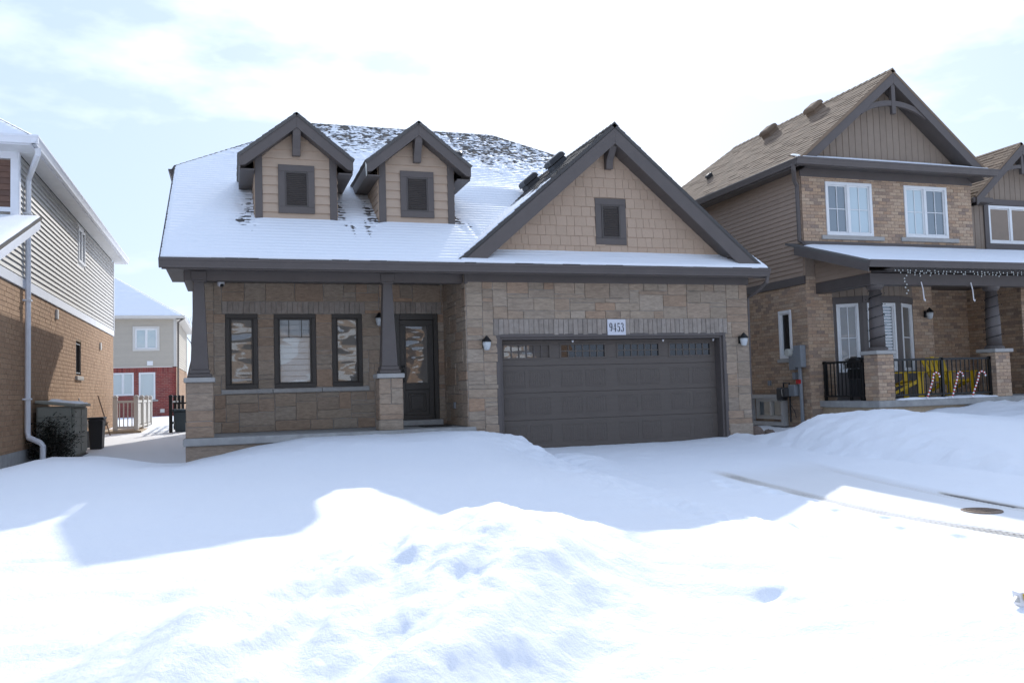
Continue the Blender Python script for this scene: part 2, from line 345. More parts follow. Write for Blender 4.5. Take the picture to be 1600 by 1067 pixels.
def planks(fr, x0, x1, z0, z1, step, parent, m, holes=(), name='siding_plank', rake=None, proud=.022):
    """lap siding: each course a tilted board of its own; rake(z) gives the x interval"""
    zs = breaks(z0, z1, [], step)
    for a, b in zip(zs, zs[1:]):
        zc = (a+b)/2; ivs = [(x0, x1, x0, x1)]
        if rake:
            p = rake(a); q = rake(b); ivs = [(p[0], p[1], q[0], q[1])]
        for h in holes:
            if h[2] < b-.01 and h[3] > a+.01 and h[2] < zc < h[3]:
                ns = []
                for p0, p1, q0, q1 in ivs:
                    if p1 <= h[0] or p0 >= h[1]: ns.append((p0, p1, q0, q1)); continue
                    if p0 < h[0]: ns.append((p0, h[0], q0, h[0]))
                    if p1 > h[1]: ns.append((h[1], p1, h[1], q1))
                ivs = ns
        for p0, p1, q0, q1 in ivs:
            if p1-p0 < .03: continue
            if q1 < q0: q0 = q1 = (q0+q1)/2
            MB(fr).add([(p0,-proud,a),(p1,-proud,a),(q1,-.004,b),(q0,-.004,b),(p0,.004,a),(p1,.004,a),(q1,.004,b),(q0,.004,b)], [(0,1,2,3),(4,5,1,0),(5,6,2,1),(6,7,3,2),(7,4,0,3)]).build(name, m, parent)
def shakes(fr, z0, z1, step, rake, parent, m, holes=()):
    zs = breaks(z0, z1, [], step)
    for a, b in zip(zs, zs[1:]):
        p = rake(a); q = rake(b); x = p[0]
        while x < p[1]-.02:
            wd = random.choice([.13, .16, .19, .22, .25]); y = min(x+wd, p[1])
            if p[1]-y < .06: y = p[1]
            zc = (a+b)/2
            if not any(h[0]-.02 < x and y < h[1]+.02 and h[2] < zc < h[3] for h in holes):
                g = .003; e = random.uniform(-.002, .002); t0, t1 = max(x+g, q[0]), min(y-g, q[1])
                if t1 < t0: t0 = t1 = min(max((x+y)/2, q[0]), q[1])
                zz = a+random.uniform(-.002, .003)
                MB(fr).add([(x+g,-.02+e,zz),(y-g,-.02+e,zz),(t1,-.004,b),(t0,-.004,b),(x+g,.004,zz),(y-g,.004,zz),(t1,.004,b),(t0,.004,b)], [(0,1,2,3),(4,5,1,0),(5,6,2,1),(6,7,3,2),(7,4,0,3)]).build('shake', m, parent)
            x = y
def boards(fr, x0, x1, bot, top, step, parent, m, name='board', holes=()):
    """vertical board-and-batten: every board a part with its raised batten"""
    xs = breaks(x0, x1, [], step)
    for a, b in zip(xs, xs[1:]):
        xc = (a+b)/2; ivs = [(bot(a), top(a), bot(b), top(b))]
        if max(ivs[0][1]-ivs[0][0], ivs[0][3]-ivs[0][2]) < .05: continue
        for h in holes:
            if h[0] < xc < h[1]:
                (p0, p1, q0, q1) = ivs[0]; ivs = [(h[3], p1, h[3], q1)] + ([(p0, h[2], q0, h[2])] if h[2] > p0 else [])
        for p0, p1, q0, q1 in ivs:
            g = .012; mb = MB(fr)
            mb.add([(a+g,-.012,p0),(b-g,-.012,q0),(b-g,-.012,max(q1,q0)),(a+g,-.012,max(p1,p0)),(a,.004,p0),(b,.004,q0),(b,.004,max(q1,q0)),(a,.004,max(p1,p0))], [(0,1,2,3),(4,5,1,0),(5,6,2,1),(6,7,3,2),(7,4,0,3)])
            mb.build(name, m, parent)
def ring(mb, x0, x1, z0, z1, wd, y0, y1, wb=None):
    wb = wb or wd
    mb.box(x0, x1, y0, y1, z1-wd, z1); mb.box(x0, x1, y0, y1, z0, z0+wb); mb.box(x0, x0+wd, y0, y1, z0+wb, z1-wd); mb.box(x1-wd, x1, y0, y1, z0+wb, z1-wd); return mb
def window(fr, x0, x1, z0, z1, parent, fm='white', gm='glass', fwid=.06, mull=(), grid=(0, 0), d=.03, proud=.02, blinds=None, panes=None, tilt=0):
    fo = ring(MB(fr), x0, x1, z0, z1, fwid, -proud, .09)
    for mxx in mull: fo.box(mxx-fwid*.55, mxx+fwid*.55, -proud+.004, .088, z0+fwid, z1-fwid)
    fo = fo.build('window', fm, parent, bevel=.005)
    cuts = [x0+fwid]
    for mxx in mull: cuts += [mxx-fwid*.55, mxx+fwid*.55]
    cuts += [x1-fwid]
    for k in range(0, len(cuts), 2):
        a, b = cuts[k], cuts[k+1]; s = .028
        ring(MB(fr), a, b, z0+fwid, z1-fwid, s, .004, .06).build('sash', fm, fo, bevel=.004)
        g = gm[k//2] if isinstance(gm, (list, tuple)) else gm
        mb = MB(fr); e = random.uniform(-tilt, tilt)
        mb.quad((a+s, d-e, z0+fwid+s), (b-s, d+e, z0+fwid+s), (b-s, d+e*.5, z1-fwid-s), (a+s, d-e*.5, z1-fwid-s)).build('pane', g, fo)
        gx, gz = grid[k//2] if grid and isinstance(grid[0], tuple) else grid
        if gx or gz:
            mb = MB(fr)
            for i in range(gx): xx = a+(b-a)*(i+1)/(gx+1); mb.box(xx-.009, xx+.009, d-.016, d-.008, z0+fwid+s, z1-fwid-s)
            for i in range(gz): zz = z0+(z1-z0)*(i+1)/(gz+1); mb.box(a+s, b-s, d-.0155, d-.0085, zz-.009, zz+.009)
            mb.build('muntin', fm, fo)
        if blinds and blinds[k//2]:
            st = blinds[k//2]; mb = MB(fr); zz = z0+fwid+.03
            while zz < z1-fwid-.03:
                mb.add([(a+.02,d+.05,zz),(b-.02,d+.05,zz),(b-.02,d+.05+.012,zz+st*.93),(a+.02,d+.05+.012,zz+st*.93)], [(0,1,2,3)]); zz += st
            mb.build('blind_slats', 'blind', fo, kind='stuff')
    return fo
def louver(fr, x0, x1, z0, z1, parent, proud=.03, wd=.13):
    f = ring(MB(fr), x0, x1, z0, z1, wd, -proud, .01).build('vent_frame', 'trim', parent, bevel=.005)
    a, b, c, d = x0+wd, x1-wd, z0+wd, z1-wd
    mb = ring(MB(fr), a, b, c, d, .03, -.040, .012)
    mb.box(a+.03, b-.03, -.012, -.006, c+.03, d-.03)
    zz = c+.04
    while zz < d-.05:
        mb.add([(a+.03,-.034,zz),(b-.03,-.034,zz),(b-.03,-.012,zz+.022),(a+.03,-.012,zz+.022),(a+.03,-.030,zz-.006),(b-.03,-.030,zz-.006)], [(0,1,2,3),(4,5,1,0)]); zz += .036
    mb.build('louver_slats', 'trim2', parent, kind='stuff')
def vnoise(x, y, seed=0):
    xi = np.floor(x).astype(np.int64); yi = np.floor(y).astype(np.int64); xf = x-xi; yf = y-yi
    def h(a, b):
        n = (a*374761393 + b*668265263 + seed*1442695041) & 0x7fffffff
        n = ((n ^ (n >> 13))*1274126177) & 0x7fffffff; n = (n ^ (n >> 16)) & 0xffff
        return n/65535.0
    u = xf*xf*xf*(xf*(xf*6-15)+10); v = yf*yf*yf*(yf*(yf*6-15)+10)
    return (h(xi, yi)*(1-u)+h(xi+1, yi)*u)*(1-v)+(h(xi, yi+1)*(1-u)+h(xi+1, yi+1)*u)*v
def fbm(x, y, seed=0, oct=4, gain=.5):
    s = 0; a = 1; t = 0
    for i in range(oct):
        c, d = math.cos(.6*i+.3), math.sin(.6*i+.3)
        s = s + a*(vnoise((x*c-y*d)*2**i, (x*d+y*c)*2**i, seed+i)-.5); t += a; a *= gain
    return s/t
def ss(a, b, x):
    t = np.clip((x-a)/(b-a), 0, 1); return t*t*(3-2*t)
def grid_mesh(name, X, Y, Z, smooth=True):
    ny, nx = X.shape; me = bpy.data.meshes.new(name); nv = nx*ny
    me.vertices.add(nv); me.vertices.foreach_set('co', np.stack([X, Y, Z], -1).astype(np.float32).ravel())
    i = np.arange(nv).reshape(ny, nx); q = np.stack([i[:-1, :-1], i[:-1, 1:], i[1:, 1:], i[1:, :-1]], -1).reshape(-1, 4); nf = len(q)
    me.loops.add(nf*4); me.loops.foreach_set('vertex_index', q.astype(np.int32).ravel()); me.polygons.add(nf)
    me.polygons.foreach_set('loop_start', np.arange(0, nf*4, 4, dtype=np.int32)); me.polygons.foreach_set('use_smooth', np.full(nf, smooth))
    me.update(calc_edges=True); return me
class Slope:
    """roof plane from its outline; first edge is the eave (u), v runs up the slope"""
    def __init__(s, poly):
        s.P = [Vector(p) for p in poly]; s.o = s.P[0]; s.u = (s.P[1]-s.P[0]).normalized()
        n = Vector((0,0,0))
        for i in range(len(s.P)): n += s.P[i].cross(s.P[(i+1) % len(s.P)])
        s.n = n.normalized()
        if s.n.z < 0: s.n = -s.n
        s.w = s.n.cross(s.u).normalized()
        if s.w.z < 0: s.w = -s.w
        s.uv = [((p-s.o).dot(s.u), (p-s.o).dot(s.w)) for p in s.P]; s.vmax = max(b for a, b in s.uv)
    def iv(s, v):
        xs = []
        for i in range(len(s.uv)):
            a, b = s.uv[i], s.uv[(i+1) % len(s.uv)]
            if abs(a[1]-b[1]) < 1e-6: continue
            t = (v-a[1])/(b[1]-a[1])
            if -1e-5 <= t <= 1+1e-5: xs.append(a[0]+(b[0]-a[0])*t)
        return (min(xs), max(xs)) if xs else (0, 0)
    def slab(s, parent, m, th=.09, name='roof'):
        return MB().extr([tuple(p) for p in s.P], tuple(-s.n*th)).build(name, m, parent)
    def tabs(s, parent, m, exp=.145, wd=.33, name='shingles', v0=0, v1=None):
        mb = MB(); v = v0; r = 0; v1 = v1 or s.vmax
        pt = lambda u, vv, h: tuple(s.o+s.u*u+s.w*vv+s.n*h)
        while v < v1-.02:
            ve = min(v+exp, s.vmax-.002); vb = v-.012 if v > 0 else v
            a, b = s.iv(min(v+exp/2, s.vmax-.003)); x = a-random.random()*wd
            while x < b:
                wdd = random.choice([.16, .22, .3, .36]); p, q = max(x, a), min(x+wdd, b); x += wdd
                if q-p < .02: continue
                h = random.choice([.010, .010, .013, .017]); g = .002
                mb.add([pt(p+g,vb,h),pt(q-g,vb,h),pt(q-g,ve,.004),pt(p+g,ve,.004),pt(p+g,vb,-.002),pt(q-g,vb,-.002)], [(0,1,2,3),(4,5,1,0),(4,0,3),(5,2,1)])
            v += exp; r += 1
        return mb.build(name, m, parent, kind='stuff')
    def snow(s, parent, fn, du=.08, dv=.036, exp=.145, ripple=.006, name='roof_snow', v0=0.0, v1=None, m='rsnow', edge=.06):
        v1 = v1 or s.vmax-.01; nv = max(3, int((v1-v0)/dv)); vs = np.linspace(v0, v1, nv)
        I = np.array([s.iv(v) for v in vs]); wmax = (I[:, 1]-I[:, 0]).max(); nu = max(3, int(wmax/du))
        t = np.linspace(0, 1, nu)[None, :]; U = I[:, :1]+(I[:, 1:]-I[:, :1])*t; V = np.repeat(vs[:, None], nu, 1)
        o, u, wv, n = map(np.array, (s.o, s.u, s.w, s.n))
        P = o+U[..., None]*u+V[..., None]*wv
        th = fn(P[..., 0], P[..., 1], P[..., 2], U, V)
        fr = (V/exp) % 1.0
        th = th+ripple*(1-2*fr)
        ed = np.minimum(np.minimum(U-I[:, :1], I[:, 1:]-U), np.minimum(V-v0, v1-V))
        e = np.clip(ed/edge, 0, 1); e = np.sqrt(e*(2-e))
        th = th*e-.012*(1-e)
        P = P+th[..., None]*n
        return put(name, grid_mesh(name, P[..., 0], P[..., 1], P[..., 2]), m, parent, kind='stuff')
def gutter(mb, a, b, out, h=.13, d=.12):
    """K-profile trough from a to b (top outer edge line of the fascia), bulging along `out`"""
    A = Vector(a); Bv = Vector(b); o = Vector(out).normalized()
    prof = [(0, 0), (d, 0), (d, -.03), (d*.85, -.05), (d*.6, -h*.8), (d*.55, -h), (0, -h)]
    pts = [tuple(A+o*p+Vector((0, 0, q))) for p, q in prof]
    return mb.extr(pts, tuple(Bv-A))
def lantern(parent, x, y, z):
    mb = MB(); mb.box(x-.05, x+.05, y-.02, y, z-.1, z+.06); mb.tube([(x, y-.01, z), (x, y-.08, z+.06), (x, y-.13, z+.06)], .012); mb.lathe((x, y-.13, z), [(.095, .01), (.085, .03), (.03, .10), (.012, .12)], 10)
    o = mb.build('wall_lantern', 'black', parent)
    MB().lathe((x, y-.13, z), [(.03, -.15), (.055, -.13), (.078, -.04), (.08, .008)], 12).build('lantern_glass', 'lamp', o, smooth=True)
# ------------------------------------------------------------------ ground
def drive_z(x, y): return -.02-.032*(15.4-np.clip(y, 3.0, 15.4))
def interp(x, xs, zs): return np.interp(x, xs, zs)
def ground_z(x, y):
    yc = np.clip(y, 2.5, 60)
    lawn = .36-.068*(14.2-np.minimum(yc, 14.2)) + .02*np.clip(x, -6, 4)*0
    lawn = lawn+.17*ss(1.0, -1.8, x)*ss(11, 8, y)
    lawn = np.maximum(lawn, -.46)
    prof = interp(x, [-6, -3.6, -3.15, -2.66, -2.0, -1.2, -.75, -.2, .4, 1.2, 2.06, 2.7, 3.6, 4.05, 4.6, 5.1, 5.5], [.10, .12, .17, .30, .27, .12, .09, .19, .31, .40, .41, .405, .43, .40, .25, .05, -.05])
    a = ss(11.3, 14.5, y); left = lawn*(1-a)+prof*a
    alley = -.02+.026*(yc-17)
    b = ss(14.9, 16.6, y)*ss(-.4, -1.0, x); left = left*(1-b)+alley*b
    # falls to the driveway edge
    dz = drive_z(x, y)
    e = ss(3.3, 4.75, x)
    edge = dz+.13+.10*ss(12, 7, y)*0+.02*np.sin(y*2.1)
    left = left*(1-e*ss(15.2, 12.5, y))+edge*e*ss(15.2, 12.5, y)
    left = left+.16*np.exp(-((x-4.5)/.9)**2-((y-13.6)/.9)**2)
    # plough heap near the viewer
    c, s = math.cos(R(57)), math.sin(R(57))
    px, py = x-1.0, y-5.0; q = px*c+py*s; r = -px*s+py*c
    rid2 = lambda sq, sr, sd_: 1-2*np.abs(fbm(q*sq, r*sr, sd_, 3))*2
    heap = .34*np.exp(-(q/2.0)**4-(r/.95)**2)+.17*np.exp(-((x-2.7)/1.6)**2-((y-6.0)/.8)**2)
    lump = np.exp(-((px*c+py*s+.3)/2.0)**4-(r/1.35)**2)
    ridged = lambda sx, sd: 1-2*np.abs(fbm(x*sx, y*sx, sd, 3))*2
    heap = heap+lump*(.46*fbm(q*.7+3, r*1.6, 5, 3, .45)+.17*fbm(q*1.3, r*3.0+7, 15, 4, .55)+.09*rid2(.6, 1.7, 9)+.006*ridged(5, 22)+.004*ridged(14, 23))-lump*.02
    left = left+heap
    for (dx, dy, ra, rb, dp, an) in DENTS:
        ca, sa = math.cos(R(an)), math.sin(R(an)); qa = ((x-dx)*ca+(y-dy)*sa)/ra; qb = (-(x-dx)*sa+(y-dy)*ca)/rb
        left = left-dp*np.exp(-(qa**2+qb**2)**1.3)+dp*.45*np.exp(-(qa**2+(qb+1.6)**2))
    # driveway bed, wide apron near the road
    drv = dz-.05
    hump = .15*np.exp(-((x-5.4)/.55)**2-((y-13.2)/1.3)**2)+.10*np.exp(-((x-5.2)/.35)**2-((y-10.6)/1.6)**2)
    t = ss(4.62, 5.05, x); z = left*(1-t)+(drv+hump)*t
    # right bank and neighbour lawn
    rp = interp(x, [8.7, 9.6, 10.05, 10.45, 10.95, 11.5, 12.4, 13.7, 14.6, 15.7, 20], [-.15, .06, .26, .44, .50, .53, .44, .32, .36, .42, .45])
    wv = ss(6.0, 13.0, y)
    rbase = -.36+.012*(y-6)+.03*np.clip(x-9, 0, 6)
    right = rbase*(1-wv)+rp*wv
    behind = interp(x, [9.6, 10.3, 11.6, 12.4, 13.0, 14.2, 15.5, 22], [-.03, -.03, -.02, .05, .25, .45, .56, .58])
    bb = ss(13.6, 14.6, y)*ss(9.6, 10.2, x); right = right*(1-bb)+behind*bb
    right = right+(.06*fbm(x*.9, y*.9, 31, 4)+.05*ss(10.5, 13, y)*(1-2*np.abs(fbm(x*1.6, y*1.6, 33, 4))*2))*ss(9.2, 10.2, x)
    t2 = ss(8.75, 9.9, x+.25*np.sin(y*1.1)*ss(13, 11, y)-.1*(y-10)*0)
    z = z*(1-t2)+right*t2
    z = np.where(y > 30, np.maximum(z, 0)*0+alley*0+.32, z)*1.0 if np.ndim(y) == 0 else np.where(y > 32, .34, z)
    z = z+.028*fbm(x*.7, y*.7, 2, 3)*ss(4.9, 4.3, x)+.012*fbm(x*2.7, y*2.7, 3, 3)+.006*fbm(x*9, y*9, 4, 3)+.034*(fbm(x*1.0+y*.5, y*3.2, 14, 4, .6))*ss(9, 6, y)
    rough = np.exp(-((x-4.55)/.55)**2)*ss(5.5, 7, y)*ss(15.3, 13.5, y)+np.exp(-((x-9.75)/.7)**2)*ss(6, 8, y)*ss(15.2, 14, y)*.9+np.exp(-((x-5.4)/.6)**2-((y-13)/1.5)**2)*.8
    z = z+np.clip(rough, 0, 1.2)*(.045*ridged(1.9, 51)+.022*ridged(5.0, 52)+.010*ridged(11, 53)-.015)
    z = z+.055*fbm(x*1.25, y*.9, 54, 3)*ss(11.5, 13.5, y)*ss(4.6, 3.8, x)*ss(15.3, 14.7, y)
    # wind ripples on the lawn
    z = z+.006*np.sin((x*.6+y*2.2)*5+4*fbm(x*.8, y*.8, 11, 2))*ss(4.4, 3.6, x)*ss(9.5, 7.5, y)*.6
    return z
DENTS = [(3.3, 4.86, .16, .07, .05, 20), (-.4, 5.81, .26, .10, .05, 35), (1.28, 4.84, .15, .12, .04, 10), (.42, 5.39, .22, .07, .035, 45), (-1.38, 6.9, .2, .08, .03, 10)]
def axis(segs):
    out = [segs[0][0]]
    for a, b, st in segs:
        n = max(1, int(round((b-a)/st))); out += [a+(b-a)*(i+1)/n for i in range(n)]
    return np.array(out)
gx = axis([(-300, -40, 20), (-40, -10, 2), (-10, -3.5, .12), (-3.5, -.8, .05), (-.8, 4.4, .022), (4.4, 5.2, .04), (5.2, 8.4, .16), (8.4, 14, .07), (14, 20, .15), (20, 40, 2), (40, 300, 20)])
gy = axis([(-80, -10, 5), (-10, 1.5, .5), (1.5, 2.6, .06), (2.6, 6.6, .02), (6.6, 9, .03), (9, 13, .05), (13, 16, .06), (16, 20, .12), (20, 34, .4), (34, 60, 4), (60, 700, 40)])
X, Y = np.meshgrid(gx, gy)
g = put('snow_ground', grid_mesh('snow_ground', X, Y, ground_z(X, Y)), 'snow'); g['kind'] = 'structure'
# driveway sheet with tyre tracks and footprints
dx = axis([(4.75, 6.2, .03), (6.2, 8.6, .016), (8.6, 9.9, .035)]); dy = axis([(1.5, 4, .06), (4, 11.6, .018), (11.6, 15.62, .04)])
X, Y = np.meshgrid(dx, dy)
xl = interp(Y, [5.3, 6.05, 7.3, 8.35, 10.7, 12], [6.92, 6.78, 6.52, 6.53, 6.68, 6.75]); xr = interp(Y, [5.3, 7.0, 7.87, 9.0, 10.75, 12], [7.9, 7.9, 7.93, 8.03, 8.33, 8.6])
Z = drive_z(X, Y)+.012*fbm(X*1.3, Y*1.3, 41, 3)+.004*fbm(X*8, Y*8, 42, 3)
lane = ss(-.30, -.05, X-xl)*ss(-.25, -.05, xr-X)*ss(11.8, 10.4, Y+.3*np.sin(X*2))
loose = (1-lane)
Z = Z+loose*(.045*ss(8.6, 9.6, X)+.018+.024*fbm(X*2.6, Y*2.6, 43, 4))
wear = .17*lane*(1+.3*fbm(X*2, Y*2, 44, 4))
for xc, wd, st in ((xl, .13, 1.0), (xr, .09, .8)):
    d = (X-xc); on = np.exp(-(d/wd)**4)*ss(11.4, 10.4, Y)
    tread = np.sign(np.sin(Y*78+np.sign(d)*np.abs(d)*38))*.5+.5
    Z = Z-on*(.012+.010*tread*st)
    patch = np.clip(fbm(X*1.7+5, Y*.55, 45, 3)*3.2+.35, 0, 1)
    wear = np.maximum(wear, on*((.46+.36*tread)*(.7+.5*patch)*(1 if st == 1 else .7))+on*tread*np.clip(patch-.5, 0, 1)*.6)
bare = np.exp(-((X-xr-.10)/.035)**2)*np.clip(fbm(X*3, Y*1.3, 46, 4)*5-.1, 0, 1)*ss(9.5, 8, Y)
wear = np.maximum(wear, bare); Z = Z-.012*bare
for i, (fx, fy) in enumerate([(6.15, 10.0), (6.35, 9.3), (6.2, 8.9), (6.3, 8.2), (6.05, 7.55), (6.2, 7.0), (5.95, 6.5), (6.12, 6.0), (7.25, 5.9), (6.0, 9.6)]):
    for oy, rr in ((0, .075), (.13, .06)):
        Z = Z-.022*np.exp(-(((X-fx-.3*oy)/rr)**2+((Y-fy-oy)/(rr*1.35))**2)**2)
    Z = Z+.012*np.exp(-((np.hypot((X-fx)/.13, (Y-fy-.06)/.22)-1)/.3)**2)
dm = grid_mesh('driveway', X, Y, Z); at = dm.attributes.new('wear', 'FLOAT', 'POINT'); at.data.foreach_set('value', np.clip(wear, 0, 1).astype(np.float32).ravel())
d = put('driveway', dm, 'drive'); d['kind'] = 'structure'
# ------------------------------------------------------------------ the house
H = thing('bungalow', 'stone faced bungalow with two dormers, a wide gable and grey double garage door', 'house', (4.7, 15.4, 0))
GW = FR(0, 15.4)                    # garage front
GH = [(4.75, 9.63, -1, 2.15)]
gw = backing(MB(GW), 4.16, 10.2, -.5, 3.2, GH, 0, .3)
gw.box(4.16, 4.36, .3, 2.1, -.5, 3.3); gw.box(10.0, 10.2, .3, 10, -.5, 3.3)
gw = gw.build('garage_wall', 'mortar', H)
n1 = ashlar(GW, 4.16, 10.2, 0, 3.18, [(4.75, 9.63, -1, 2.15), (4.68, 9.70, 2.15, 2.46)], gw)
soldiers(GW, 4.68, 9.70, 2.15, 2.46, gw)
CR = FR(4.16, 0, 0, FACE_XM)        # return wall beside the door, local x = -Y
n1 += ashlar(CR, -17.3, -15.4, .47, 3.3, [], gw, step=(.12, .085))
# projecting quoin at the foot of the right pier
put('stone', stone_mesh(.54, .42, .05, .0, .02, .004), 'stone', gw, GW @ Matrix.Translation((9.93, 0, .1)))
PW = FR(0, 17.15)
WN = [(-.1, .49, 1.29, 2.72), (.79, 1.58, 1.29, 2.72), (1.89, 2.48, 1.29, 2.72)]; DR = (3.13, 4.02, .5, 2.72)
PH = WN+[DR]
pw = backing(MB(PW), -.68, 4.16, .0, 3.4, PH, 0, .2).build('porch_wall', 'mortar', H)
sold = [(-.16, 2.54, 2.72, 2.96), (3.05, 4.1, 2.72, 2.96)]
n1 += ashlar(PW, -.68, 4.15, .47, 3.32, PH+sold+[(-.18, 2.6, 1.19, 1.29)], pw, step=(.125, .088))
for a in sold: soldiers(PW, *a, pw)
for a, b in ((-.18, .75), (.76, 1.68), (1.69, 2.6)): MB(PW).box(a, b, -.06, .05, 1.2, 1.275).build('window_sill', 'cap', pw, bevel=.008)
window(PW, *WN[0], H, 'brown', 'glass', .085, tilt=.004)
window(PW, *WN[1], H, 'brown', 'glassb', .085, blinds=[.112], tilt=.003)
window(PW, *WN[2], H, 'brown', 'glass', .085, tilt=.005)
mb = MB(PW)
for xx in (1.07, 1.31): mb.box(xx-.008, xx+.008, .012, .02, 2.27, 2.6)
mb.box(.9, 1.47, .0125, .0195, 2.26, 2.275); mb.build('muntin', 'brown', H)
MB().box(-.6, 4.1, 17.9, 17.95, .2, 3.3).build('room_back', 'blind', H)
# rear and side shell
sh = MB(); sh.box(-.68, -.5, 17.36, 26.2, -.3, 3.4); sh.box(-.68, -.5, 19.4, 26.0, 3.4, 5.85); sh.box(-.5, 10.0, 26.0, 26.2, -.3, 5.85); sh.box(-.5, 4.1, 19.2, 19.35, 0, 3.4)
sh.build('side_wall', 'mortar', H)
# front door
df = MB(PW)
df.box(3.13, 3.23, -.03, .12, .5, 2.72); df.box(3.93, 4.02, -.03, .12, .5, 2.72); df.box(3.23, 3.93, -.03, .12, 2.60, 2.72); df.box(3.1, 4.05, -.12, .1, .5, .555)
df = df.build('door_frame', 'door', H, bevel=.006)
dl = MB(PW); ring(dl, 3.235, 3.925, .56, 2.595, .1, .02, .07, .12); dl.box(3.335, 3.825, .02, .07, 1.19, 1.31)
dl.box(3.335, 3.825, .045, .065, .68, 1.19)
ring(dl, 3.40, 3.76, .75, 1.12, .025, .028, .05); dl.box(3.45, 3.71, .033, .05, .80, 1.07)
dl = dl.build('front_door', 'door', H, bevel=.005)
ring(MB(PW), 3.33, 3.83, 1.30, 2.50, .03, .008, .05).build('glass_bead', 'door', dl)
MB(PW).quad((3.36, .035, 1.33), (3.80, .041, 1.33), (3.80, .037, 2.47), (3.36, .036, 2.47)).build('door_glass', 'glass', dl)
hb = MB(PW); hb.tube([(3.29, .02, 1.35), (3.29, -.05, 1.37), (3.29, -.05, 1.58), (3.29, .02, 1.6)], .012); hb.lathe((3.29, -.0, 1.66), [(.03, -.02), (.03, .02)], 10); hb.build('door_handle', 'black', dl)
MB(PW).box(3.2, 4.0, -.42, -.13, .48, .585).build('door_step', 'concrete', H, bevel=.01)
MB(PW).box(3.45, 3.98, -1.2, -.6, .478, .492).build('door_mat', 'black', H)
# porch slab, foundation
MB().box(-.77, 4.27, 15.28, 17.13, .345, .47).build('porch_slab', 'concrete', H, bevel=.012)
fd = MB().box(-.72, 4.2, 15.36, 17.1, -.5, .342).build('porch_foundation', 'mortar', H)
n1 += ashlar(FR(0, 15.36), -.72, 4.2, -.3, .34, [], fd, step=(.2, .16))
n1 += ashlar(FR(-.72, 0, 0, FACE_XM), -17.1, -15.36, -.3, .34, [], fd, step=(.25, .16))
# piers and tapered columns
for cx in (-.51, 2.725):
    pr = MB().box(cx-.20, cx+.20, 15.40, 15.80, .47, 1.40).build('porch_pier', 'mortar', H)
    for k, (fr, a, b) in enumerate(((FR(0, 15.40), cx-.215, cx+.215), (FR(cx+.20, 0, 0, FACE_XP), 15.39, 15.81), (FR(cx-.20, 0, 0, FACE_XM), -15.81, -15.39))):
        n1 += ashlar(fr, a, b, .47, 1.40, [], pr, step=(.105, .09), smax=2)
    MB().box(cx-.25, cx+.25, 15.35, 15.85, 1.403, 1.485).build('pier_cap', 'cap', pr, bevel=.012)
    c = MB().taper(cx, 15.6, 1.62, 3.14, .29, .165).build('porch_column', 'trim', H, bevel=.006)
    b = MB().box(cx-.19, cx+.19, 15.41, 15.79, 1.487, 1.55); b.box(cx-.165, cx+.165, 15.435, 15.765, 1.55, 1.62); b.build('column_base', 'trim', c, bevel=.01)
    b = MB().box(cx-.11, cx+.11, 15.49, 15.71, 3.12, 3.155); b.box(cx-.125, cx+.125, 15.475, 15.725, 3.155, 3.30); b.build('column_capital', 'trim', c, bevel=.006)
# beam, soffit, frieze, gutter
MB().box(-.74, 4.14, 15.5, 15.7, 3.145, 3.33).build('porch_beam', 'trim', H, bevel=.005)
MB().box(-.76, -.62, 15.7, 17.15, 3.145, 3.33).build('porch_beam', 'trim', H, bevel=.005)
MB().box(4.13, 4.19, 15.34, 15.40, 3.12, 3.33).build('beam_bracket', 'trim', H, bevel=.004)
MB().box(4.19, 10.22, 15.345, 15.398, 3.155, 3.31).build('frieze_board', 'trim', H, bevel=.004)
x = -1.03
while x < 10.35:
    MB().box(x+.003, min(x+.3, 10.36)-.003, 14.97, 15.36 if x > 4 else 17.13, 3.315, 3.325).build('soffit_panel', 'soffit', H); x += .3
MB().box(-1.06, 10.38, 14.94, 14.97, 3.25, 3.42).build('fascia', 'trim', H)
gutter(MB(), (-1.1, 14.94, 3.42), (10.42, 14.94, 3.42), (0, -1, 0), .15, .12).build('eaves_gutter', 'trim', H, bevel=.004)
dp = MB(); dp.tube([(10.36, 14.88, 3.27), (10.36, 14.9, 3.16), (10.30, 15.25, 2.98), (10.28, 15.5, 2.9), (10.27, 15.55, .1)], .04, 8); dp.build('downspout', 'trim', H)
# main roof
SL = .609
zr = lambda y: 3.43+SL*(y-14.9)
A, B_, C_, D_, E_, F_ = (-1.1, 14.9, zr(14.9)), (-1.1, 19.15, zr(19.15)), (2.09, 22.9, zr(22.9)), (7.08, 22.9, zr(22.9)), (10.45, 19.15, zr(19.15)), (10.45, 14.9, zr(14.9))
B2, E2 = (-1.1, 26.65, zr(19.15)), (10.45, 26.65, zr(19.15))
front = Slope([A, F_, E_, D_, C_, B_])
rf = front.slab(H, 'shingle', .08, 'roof')
front.tabs(rf, 'shingle')
MB().extr([B_, C_, B2], (0, 0, -.08)).build('roof_hip', 'shingle', rf); MB().extr([E2, D_, E_], (0, 0, -.08)).build('roof_hip', 'shingle', rf); MB().extr([C_, D_, E2, B2], (0, 0, -.08)).build('roof_back', 'shingle', rf)
def cap_tiles(a, b, m, n, parent):
    Av, Bv = Vector(a), Vector(b); mb = MB(); d = (Bv-Av)/n; s = d.normalized().cross(Vector((0, 0, 1))).normalized()*.09
    for i in range(n):
        p, q = Av+d*i, Av+d*(i+1)*1.0; u = Vector((0, 0, .03)); t = Vector((0, 0, .012))
        mb.add([tuple(p-s-u*2), tuple(p+u), tuple(p+s-u*2), tuple(q-s-u*2-t), tuple(q+u-t), tuple(q+s-u*2-t)], [(0, 1, 4, 3), (1, 2, 5, 4), (0, 2, 1)])
    mb.build('ridge_shingles', m, parent, kind='stuff')
